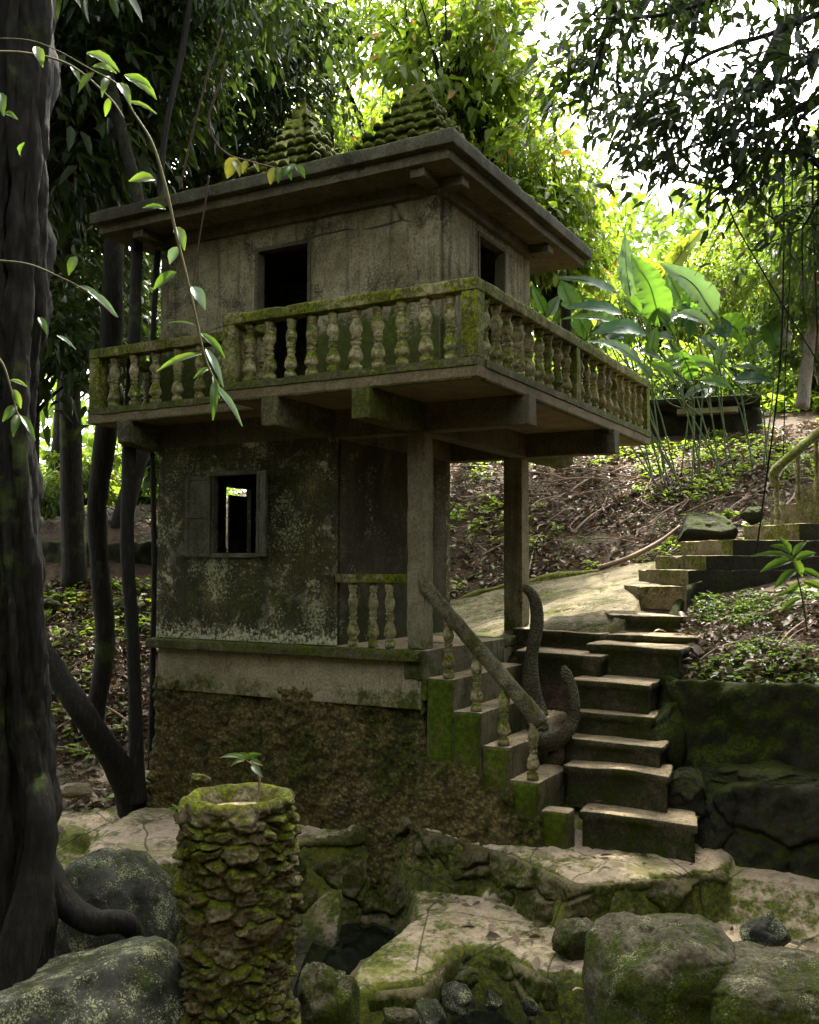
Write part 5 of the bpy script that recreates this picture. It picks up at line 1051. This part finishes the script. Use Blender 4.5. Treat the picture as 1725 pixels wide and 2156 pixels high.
# -- banana plants
def ban(u, v): return 1035+.4*u, 448.5+.4*v
BL_ = [  # base, tip (crop coords), width, material, depth, sag, plant, twist
    ((895, 600), (735, 215), 150, 'banana', 15.8, .10, 1, .1), ((735, 450), (705, 105), 85, 'banana_gr', 16.4, .05, 1, .2), ((870, 385), (1130, 70), 95, 'banana_y', 16.6, .03, 1, 0), ((860, 370), (775, 225), 115, 'banana_y', 16.5, .02, 1, 0),
    ((1190, 555), (880, 265), 120, 'banana_gr', 15.6, .16, 2, .5), ((1040, 530), (915, 290), 110, 'banana', 16.2, .05, 2, -.3), ((1205, 540), (1330, 712), 120, 'banana', 15.5, .12, 2, .1),
    ((430, 510), (362, 355), 95, 'banana', 16, .06, 3, 0), ((285, 530), (212, 380), 55, 'banana', 16.2, .05, 3, 0), ((300, 540), (360, 430), 60, 'banana_gr', 16.3, .05, 3, 0),
    ((690, 535), (388, 492), 64, 'banana_dk', 15.4, .10, 3, .3), ((700, 590), (372, 556), 62, 'banana', 15.6, .12, 3, -.2), ((815, 640), (520, 635), 88, 'banana_dk', 15.2, .14, 3, .4),
    ((660, 420), (318, 342), 50, 'banana_gr', 16.2, .12, 3, .2), ((790, 795), (500, 675), 75, 'banana_gr', 15.0, .12, 4, -.3), ((840, 870), (770, 790), 50, 'banana_gr', 15.0, .1, 4, 0), ((980, 530), (1170, 610), 70, 'banana_gr', 15.5, .14, 4, .2), ((1055, 470), (1040, 665), 70, 'banana_dk', 15.9, .06, 4, .3),
    ((890, 590), (1005, 530), 90, 'banana_gr', 15.8, .1, 4, .2), ((915, 790), (1062, 750), 60, 'banana', 15.1, .08, 4, 0), ((1095, 880), (1272, 930), 72, 'banana', 14.9, .14, 4, 0), ((1140, 915), (1008, 985), 46, 'banana_gr', 14.9, .1, 4, 0), ((1150, 920), (1110, 975), 60, 'banana_gr', 15, .05, 4, 0),
    ((1452, 580), (1500, 752), 110, 'banana', 15.3, .08, 5, .1), ((1330, 600), (1400, 650), 40, 'banana_gr', 15.4, .1, 5, 0), ((1100, 650), (1205, 745), 55, 'banana_gr', 15.6, .1, 5, 0), ((775, 728), (905, 780), 46, 'banana_gr', 15.3, .1, 4, 0), ((455, 545), (490, 665), 95, 'banana', 15.8, .05, 3, 0),
    ((700, 455), (795, 545), 80, 'banana', 15.7, .08, 1, .1), ((560, 500), (490, 450), 40, 'banana', 15.9, .1, 3, 0), ((1200, 830), (1165, 720), 30, 'banana', 15.6, .02, 5, 0), ((1120, 820), (1085, 660), 40, 'banana_y', 15.6, .02, 4, 0), ((1440, 830), (1260, 820), 34, 'banana_gr', 15.2, .1, 5, 0), ((1470, 890), (1380, 830), 44, 'banana', 15.2, .08, 5, 0),
    ((680, 690), (600, 640), 60, 'banana_gr', 15.5, .1, 3, 0), ((960, 660), (830, 650), 50, 'banana_gr', 15.6, .1, 4, 0), ((1000, 740), (900, 690), 60, 'banana', 15.7, .1, 4, 0), ((1200, 600), (1260, 560), 50, 'banana_gr', 15.8, .1, 2, 0), ((640, 560), (560, 500), 60, 'banana', 16.0, .1, 3, 0)]
_r = random.Random(31)
for (pl_, cu, cv, dd0) in ((1, 880, 560, 15.9), (1, 960, 640, 15.7), (1, 820, 600, 15.8), (2, 1150, 640, 15.6), (2, 1080, 560, 15.9), (2, 1230, 660, 15.4), (3, 620, 660, 15.5), (3, 560, 600, 15.7), (3, 720, 700, 15.3), (4, 900, 820, 15.1), (4, 1010, 800, 15.0), (4, 1060, 880, 15.0), (4, 840, 760, 15.2), (5, 1330, 760, 15.4), (5, 1210, 800, 15.3), (2, 1000, 600, 15.9), (1, 760, 520, 16.1), (3, 520, 560, 16), (4, 960, 880, 15), (5, 1280, 880, 15.2)):
    a_ = _r.uniform(-2.9, .4); L0_ = _r.uniform(110, 230); BL_.append(((cu, cv), (cu+L0_*math.cos(a_), cv+L0_*math.sin(a_)*.8), _r.uniform(45, 85), _r.choice(['banana', 'banana', 'banana_gr', 'banana_dk']), dd0, _r.uniform(.06, .16), pl_, _r.uniform(-.5, .5)))
ROOTS = {1: (1010, 1180, 15.6), 2: (1330, 1180, 15.2), 3: (940, 1290, 15.0), 4: (1160, 1260, 14.9), 5: (1440, 1150, 15.2)}
names = {1: 'tallest banana plant with upright bright leaves above the ruin', 2: 'banana plant with one long grey arching leaf and a bright hanging one', 3: 'banana plant with horizontal dark leaves right beside the balcony', 4: 'lower banana plant with small broad leaves in front of the ruin', 5: 'banana plant with a single bright leaf beside the hanging lianas'}
for k, (cu, cv, dd_) in ROOTS.items():
    u, v = ban(cu, cv); p = at(u, v, dd_); p[2] = base_h([p[0]], [p[1]])[0]-.05; root = thing('banana_plant', names[k], 'plant', p)
    for (b0, t0, w, mk, d_, sg, pl, tw) in BL_:
        if pl != k: continue
        b_, t_ = at(*ban(*b0), d_), at(*ban(*t0), d_+rg.uniform(-.25, .25))
        L_ = np.linalg.norm(t_-b_); V, F = leaf_v(b_, t_, w*.45*d_/F_, sag=sg*1.2, n=26, fold=.16, tw=tw, shape='ban', side=rg.uniform(-.05, .05)); V += .012*np.stack([vnoise(V*7, 1), vnoise(V*7, 2), vnoise(V*7, 3)], 1)
        lf = mesh_np('leaf', V, F, M[mk], root)
        lc_ = lc_+1 if 'lc_' in dir() and lc_k == k else 0; lc_k = k
        if lc_ % 3 == 0 or np.linalg.norm(b_[:2]-p[:2]) > 1.1: q0 = p+np.array((rg.uniform(-.3, .3), rg.uniform(-.3, .3), 0)); mid_ = (q0+b_)/2+np.array((rg.uniform(-.2, .2), 0, .25)); stem0 = mid_
        else: q0 = stem0; mid_ = (q0+b_)/2+np.array((0, 0, -.12))
        MB().tube(catmull([b_, (b_+t_)/2+(V[(13*5+2)]-(b_+t_)/2), V[24*5+2]], 8), [.012, .008, .003], 6).build('midrib', M['stalk'], lf)
        P = catmull([q0, mid_, b_, b_+(t_-b_)*.3+((CAM-b_)/np.linalg.norm(CAM-b_)*.8+np.array([0, 0, .6]))*0], 6)[:13]; V, F = tube_np(P, [.014, .011, .008], 7); mesh_np('stalk', V, F, M['stalk'], root)
# -- lianas at right
for i, (path, r, lb) in enumerate((([(1690, -30, 9), (1672, 200, 9), (1668, 420, 9), (1662, 620, 9), (1655, 760, 9), (1650, 960, 9)], .010, 'thin straight liana hanging at the right, left one of a pair'), ([(1668, -30, 9.2), (1652, 300, 9.2), (1650, 560, 9.2), (1640, 800, 9.3), (1600, 1110, 9.6), (1588, 1180, 9.8)], .016, 'brown liana slanting down to the slope left of the upper handrail'), ([(1380, 370, 8), (1500, 395, 8), (1600, 440, 8), (1700, 520, 8), (1800, 600, 8)], .012, 'thin dark twig crossing the sky towards the right edge'), ([(1500, 310, 9), (1540, 450, 9), (1600, 560, 9), (1660, 660, 9), (1740, 790, 9)], .012, 'dark bare liana running diagonally at right'), ([(1725, 250, 8.5), (1712, 380, 8.5), (1716, 560, 8.5), (1722, 700, 8.5)], .014, 'dark liana hanging against the right edge'))):
    vine('liana', lb, path, [r*.7, r*.6, r*.5], M['bark'] if i != 2 else M['root'], [], 9, 'liana')
# -- overhanging dark branches at the upper right: a near tree whose trunk stands outside the frame
V, F = tube_np(catmull([at(2250, 1700, 7), at(2230, 900, 7), at(2150, 200, 7), at(2050, -300, 7)], 10), [.2, .17, .14, .1], 14, .1, 4); mesh_np('trunk', V, F, M['bark'], ov)
r2 = np.random.default_rng(77)
boughs = [[(2100, -250, 7), (1850, -40, 6.8), (1650, 60, 6.5), (1480, 120, 6.3), (1350, 230, 6.2), (1290, 330, 6.2)], [(2050, -300, 7), (1750, -150, 6.6), (1500, -80, 6.4), (1300, -10, 6.3), (1190, 90, 6.3)], [(1650, 50, 6.5), (1600, 150, 6.2), (1540, 240, 6.1), (1490, 330, 6.1)], [(2150, 100, 7), (1900, 150, 6.2), (1750, 200, 6.0), (1640, 300, 5.9), (1600, 400, 5.9)], [(2100, -100, 7), (1800, 60, 6), (1700, 130, 5.9), (1620, 180, 5.8), (1500, 200, 5.8)], [(1480, -90, 6.4), (1460, 60, 6.3), (1420, 190, 6.2), (1400, 290, 6.2)], [(2100, 300, 7), (1900, 330, 6.5), (1760, 380, 6.4), (1690, 480, 6.4)], [(1300, -10, 6.3), (1260, 120, 6.3), (1240, 210, 6.3)], [(1750, 200, 6.2), (1600, 260, 6.3), (1480, 300, 6.4), (1380, 340, 6.5)], [(1400, -60, 7), (1330, 60, 7), (1300, 160, 7), (1330, 260, 7)], [(1750, -60, 6), (1560, -20, 6), (1400, 30, 6), (1250, 40, 6)], [(1800, 420, 6.5), (1700, 330, 6.4), (1600, 330, 6.4), (1530, 400, 6.4)]]
PB, DB, NB, LB = [], [], [], []
for bi, bp in enumerate(boughs):
    P = catmull([at(*q) for q in bp], 12); V, F = tube_np(P, [.035, .02, .012, .006], 8, .1, 7); mesh_np('bough', V, F, M['bark'], ov)
    tw = MB()
    for k in range(38):
        s = P[int(len(P)*r2.uniform(.25, .999))]; e = s+r2.normal(size=3)*np.array([.26, .26, .20])+np.array([0, 0, -.12])+(-rh*.10); m_ = (s+e)/2+np.array([0, 0, .05]); tp = catmull([s, m_, e], 4); tw.tube(tp, [.004, .003, .0015], 4)
        nl = r2.integers(5, 10)
        for j in range(nl):
            f = r2.uniform(.15, 1); c = tp[int(f*(len(tp)-1))]; PB.append(c+r2.normal(size=3)*.06); DB.append((e-s)/np.linalg.norm(e-s)*.5+r2.normal(size=3)*.75+np.array([0, 0, -.28])+(-rh*.25)); NB.append(r2.normal(size=3)+np.array([0, 0, .8])); LB.append(r2.uniform(.06, .115))
    tw.build('twig', M['bark'], ov)
LB = np.array(LB); V, F = leaves_np(np.array(PB), np.array(DB), np.array(NB), LB, LB*.38, fold=.15); mesh_np('foliage', V, F, M['lf_dark'], ov)
for (u, v, d, s) in ((2500, -350, 7.5, 1.3), (2600, 200, 7.5, 1.3), (2750, 700, 8, 1.3), (1900, -1000, 6, 1.1), (2600, 1000, 6, 1.0)): i = rg.randrange(4); put(CR[i][0], 'crown', ov, at(u, v, d), s, rg.uniform(0, 6), M['lf_dark'])

# -- unseen wood behind and beside the viewpoint, added to block low sky light
rr = np.random.default_rng(40); n_ = 42000; ang = rr.uniform(.75, 2*math.pi-.75, n_); dist = rr.uniform(4.5, 13, n_); hz = rr.random(n_)**.8*7.5-1.5
px = CAM[0]-1.0+dist*(np.cos(ang)*_fw[0]+np.sin(ang)*rh[0]); py = CAM[1]+1.0+dist*(np.cos(ang)*_fw[1]+np.sin(ang)*rh[1]); P = np.c_[px, py, hz]; P = P[(fbm(P*.5, 3, 18) > -.3) & ~((px > -5.5) & (px < 2) & (py > -1.2))]; n_ = len(P)
V, F = leaves_np(P, rr.normal(size=(n_, 3))+np.array([0, 0, -.3]), rr.normal(size=(n_, 3))+np.array([0, 0, .6]), rr.uniform(.3, .6, n_), rr.uniform(.16, .3, n_))
tag(mesh_np('unseen_shading_wood', V, F, M['lf_dark']), kind='stuff')
# -- leaf litter and ground plants
def zone(n, seed, quads):
    """scatter on terrain inside pixel quads given as (u, v, depth) polygons, weights by area"""
    r = np.random.default_rng(seed); out = []
    for (poly, frac) in quads:
        W = np.array([at(*q)[:2] for q in poly]); lo, hi = W.min(0), W.max(0); c = r.uniform(lo, hi, (int(n*frac*6), 2)); k = poly_sd(c[:, 0], c[:, 1], W) < 0; out.append(c[k][:int(n*frac)])
    return np.vstack(out)
Zl = [(-60, 1640, 9.9), (330, 1640, 9.9), (330, 1225, 14), (-60, 1225, 14)]
Zr = [(930, 1275, 13.5), (1440, 1186, 12.9), (1560, 1140, 12.0), (1740, 1080, 12.2), (1800, 870, 17.5), (1000, 930, 17.5), (900, 1000, 17)]
Zp = [(1412, 1428, 8.65), (1760, 1436, 7.9), (1900, 1240, 10.2), (1480, 1280, 10.7), (1440, 1330, 10.3)]
Zf = [(60, 1120, 15.2), (330, 1120, 15.2), (400, 1060, 22), (-20, 1060, 22)]
Zs = [(1000, 1900, 7.0), (1700, 1880, 7.0), (1725, 2000, 6.3), (1250, 2000, 6.3), (900, 2040, 6.3)]
c_ = zone(52000, 5, [(Zl, .32), (Zr, .47), (Zp, .12), (Zf, .09)]); k_ = fbm(np.c_[c_*1.6, c_[:, :1]*0], 4, 77)+.35*np.random.default_rng(1).normal(size=len(c_)) > .0
c = np.vstack([c_[k_]]+[zone(30, 5, [(Zl, .32), (Zr, .47), (Zp, .12), (Zf, .09)]), zone(55, 6, [(Zs, 1)]), zone(40, 7, [([(900, 1700, 7.6), (1500, 1790, 7.5), (1480, 1830, 7.2), (1000, 1780, 7.3)], 1)])]); r = np.random.default_rng(3); n_ = len(c)
zz = H(c[:, 0], c[:, 1])+r.uniform(.01, .07, n_)*np.where(c[:, 1] > .5, 1, .3); P = np.c_[c, zz]; th = r.uniform(0, 6.28, n_)
D = np.c_[np.cos(th), np.sin(th), r.normal(size=n_)*.45]; N = np.c_[r.normal(size=(n_, 2))*.45, np.ones(n_)]; L = .035+.11*r.random(n_)**2.2; V, F = leaves_np(P, D, N, L, L*r.uniform(.35, .6, n_), fold=.3, droop=.05)
tag(mesh_np('leaf_litter', V, F, M['litter']), kind='stuff')
def rosettes(c, seed, size, m, name, per=7, thr=-.05):
    r = np.random.default_rng(seed); k = fbm(np.c_[c*1.3, c[:, :1]*0], 3, seed) > thr; c = c[k]; n_ = len(c); z = H(c[:, 0], c[:, 1]); P = np.repeat(np.c_[c, z], per, 0); th = r.uniform(0, 6.28, n_*per); s = np.repeat(r.uniform(.5, 1.3, n_), per)*size
    P[:, 2] += s*r.uniform(.1, 1.1, n_*per); D = np.c_[np.cos(th), np.sin(th), r.uniform(-.1, .7, n_*per)]; P[:, :2] += D[:, :2]*s[:, None]*.25
    V, F = leaves_np(P, D, np.c_[r.normal(size=(n_*per, 2))*.3, np.ones(n_*per)], s*r.uniform(.6, 1.1, n_*per), s*.42); return tag(mesh_np(name, V, F, M[m]), kind='stuff')
rosettes(zone(1700, 12, [(Zl, .22), (Zr, .6)]), 13, .11, 'lf_bright', 'ground_plants')
rosettes(zone(5000, 14, [([(1180, 860, 20), (1820, 860, 18), (1900, 760, 34), (1150, 760, 34)], .75), ([(-80, 1090, 17), (420, 1090, 17), (500, 1030, 30), (-150, 1030, 30)], .25)]), 15, .30, 'lf_bright', 'undergrowth')
rosettes(zone(1500, 16, [(Zp, 1.)]), 17, .07, 'lf_mid', 'creeping_plants', 6, -.12)
# sticks and dead stalks on the slope
SM = []
for k in range(4):
    r_ = random.Random(k); L_ = (1.5, .9, 1.2, .7)[k]; bend = (.02, .25, .06, .4)[k]
    P = [np.array((L_*(t-.5), bend*L_*math.sin(t*(3+k))*.5+r_.uniform(-.02, .02), .05*math.sin(t*5+k))) for t in np.linspace(0, 1, 7)]
    V, F = tube_np(catmull(P, 4), (.016, .010, .013, .008)[k], 6, .1, k); SM.append(data_of(V, F, M['drystalk'], 'stick'))
cs = zone(200, 21, [(Zr, .56), (Zl, .10), (Zp, .34)])
sub = [(1100, 1120, 14.4), (1500, 1100, 14), (1550, 980, 16), (1150, 970, 16.5)]
cs = np.vstack([cs, zone(70, 22, [(sub, 1)])]); _s = poly_sd(cs[:, 0], cs[:, 1], [at(*q)[:2] for q in Zp]); cs = cs[(_s > .3) | (_s < -.42)]
for (x, y) in cs:
    pl_ = poly_sd(np.array([x]), np.array([y]), [at(*q)[:2] for q in Zp])[0] < 0; k = rg.choice([0, 1, 2, 3]); z = float(H([x], [y])[0]); e = .3; az = rg.gauss(YAW+.35, .55); g_ = (float(H([x+e*math.cos(az)], [y+e*math.sin(az)])[0])-z)/e
    o = bpy.data.objects.new('stick', SM[k]); COL.objects.link(o); o.location = (x, y, z+.05); o.rotation_euler = (0, -math.atan(g_)+rg.gauss(0, .06), az); s = rg.uniform(.4, 1.1)*(.6 if pl_ else 1); o.scale = (s, s, s)
    tag(o, 'dry brown stick lying in the planter bed' if pl_ else 'dry brown stalk lying on the leaf littered slope', 'stick', 'sticks in the planter bed' if pl_ else 'dead stalks on the slope')
vine('fallen_branch', 'long bare fallen branch resting on the slope beside the path', [(1262, 1196, 12.9), (1330, 1172, 12.9), (1390, 1140, 13), (1432, 1108, 13.1)], [.035, .03, .02], M['drystalk'], [], 13)
# leafy sapling at right above the planter
vine('sapling', 'small bright green sapling growing in the planter bed at the right edge', [(1700, 1330, 8.9), (1690, 1260, 8.8), (1675, 1200, 8.8), (1660, 1160, 8.8)], [.010, .007, .004], M['vine'],
     [(1665, 1165, 1620, 1150, 18, B), (1665, 1165, 1640, 1130, 14, B), (1670, 1175, 1580, 1172, 16, B), (1672, 1180, 1600, 1205, 20, B), (1670, 1170, 1700, 1140, 16, B), (1675, 1180, 1720, 1165, 20, B), (1680, 1200, 1630, 1240, 20, B), (1680, 1200, 1735, 1225, 20, B), (1690, 1225, 1650, 1262, 16, D_k), (1690, 1225, 1740, 1250, 20, D_k), (1672, 1175, 1690, 1215, 18, D_k), (1690, 1250, 1620, 1262, 14, D_k), (1692, 1260, 1640, 1290, 16, D_k)], 8.8, 'sapling')
# single fallen leaves
for (u, v, z_, L_, ang, mk, lb) in ((1262, 1752, -1.44, .07, .3, 'lf_bright', 'green leaf fallen beside the lowest stair'), (1265, 1898, -1.78, .10, -.5, 'lf_bright', 'slim green leaf lying on the sandy rock'), (1245, 2050, -1.79, .09, .3, 'lf_bright', 'green leaf beside the sunken boulder'), (1218, 2090, -1.80, .07, .1, 'fl_tan', 'tan curled leaf near the rock pool'), (1225, 2135, -2.2, .09, 1.2, 'fl_red', 'red leaf in the dark pool'), (1350, 1880, -1.78, .11, -1.0, 'fl_tan', 'brown curled dead leaf on the sandy rock'), (1395, 1885, -1.78, .08, -.4, 'fl_tan', 'second dead leaf on the rock, right of the curled brown one'), (1300, 1510, -.53, .05, 0, 'lf_bright', ''), (1150, 1528, -.72, .08, .2, 'lf_yel', 'pale yellow leaf on the stair tread under the handrail end'), (1468, 1725, -1.17, .04, 0, 'lf_yel', 'small yellow leaf at the right end of the lowest stone step'), (1265, 1695, -1.17, .10, .0, 'fl_dk', 'dark dry leaf on the lowest stone step'), (1390, 1333, .06, .12, .1, 'fl_tan', 'dry brown leaf on the top stone step'), (488, 1800, -1.5, .06, .1, 'fl_tan', ''), (1463, 1628, -.9, .03, 0, 'lf_yel', '')):
    if not lb: continue
    if mk not in M: M[mk] = leafmat(mk, *{'fl_tan': ((.32, .22, .13), (.22, .14, .08), (.3, .2, .1)), 'fl_red': ((.42, .03, .03), (.3, .02, .03), (.4, .03, .02)), 'fl_dk': ((.05, .03, .025), (.03, .02, .015), (.03, .02, .01))}[mk], gloss=.2, mixf=.15)
    p = atZ(u, v, z_)+np.array((0, 0, .012)); dv = rh*math.cos(ang)+fh*math.sin(ang); V, F = leaf_v(p-dv*L_/2, p+dv*L_/2, L_*.42, sag=.12, face=(0, 0, 1), fold=.25); o = mesh_np('fallen_leaf', V, F, M[mk], None, origin=p); tag(o, lb, 'leaf')
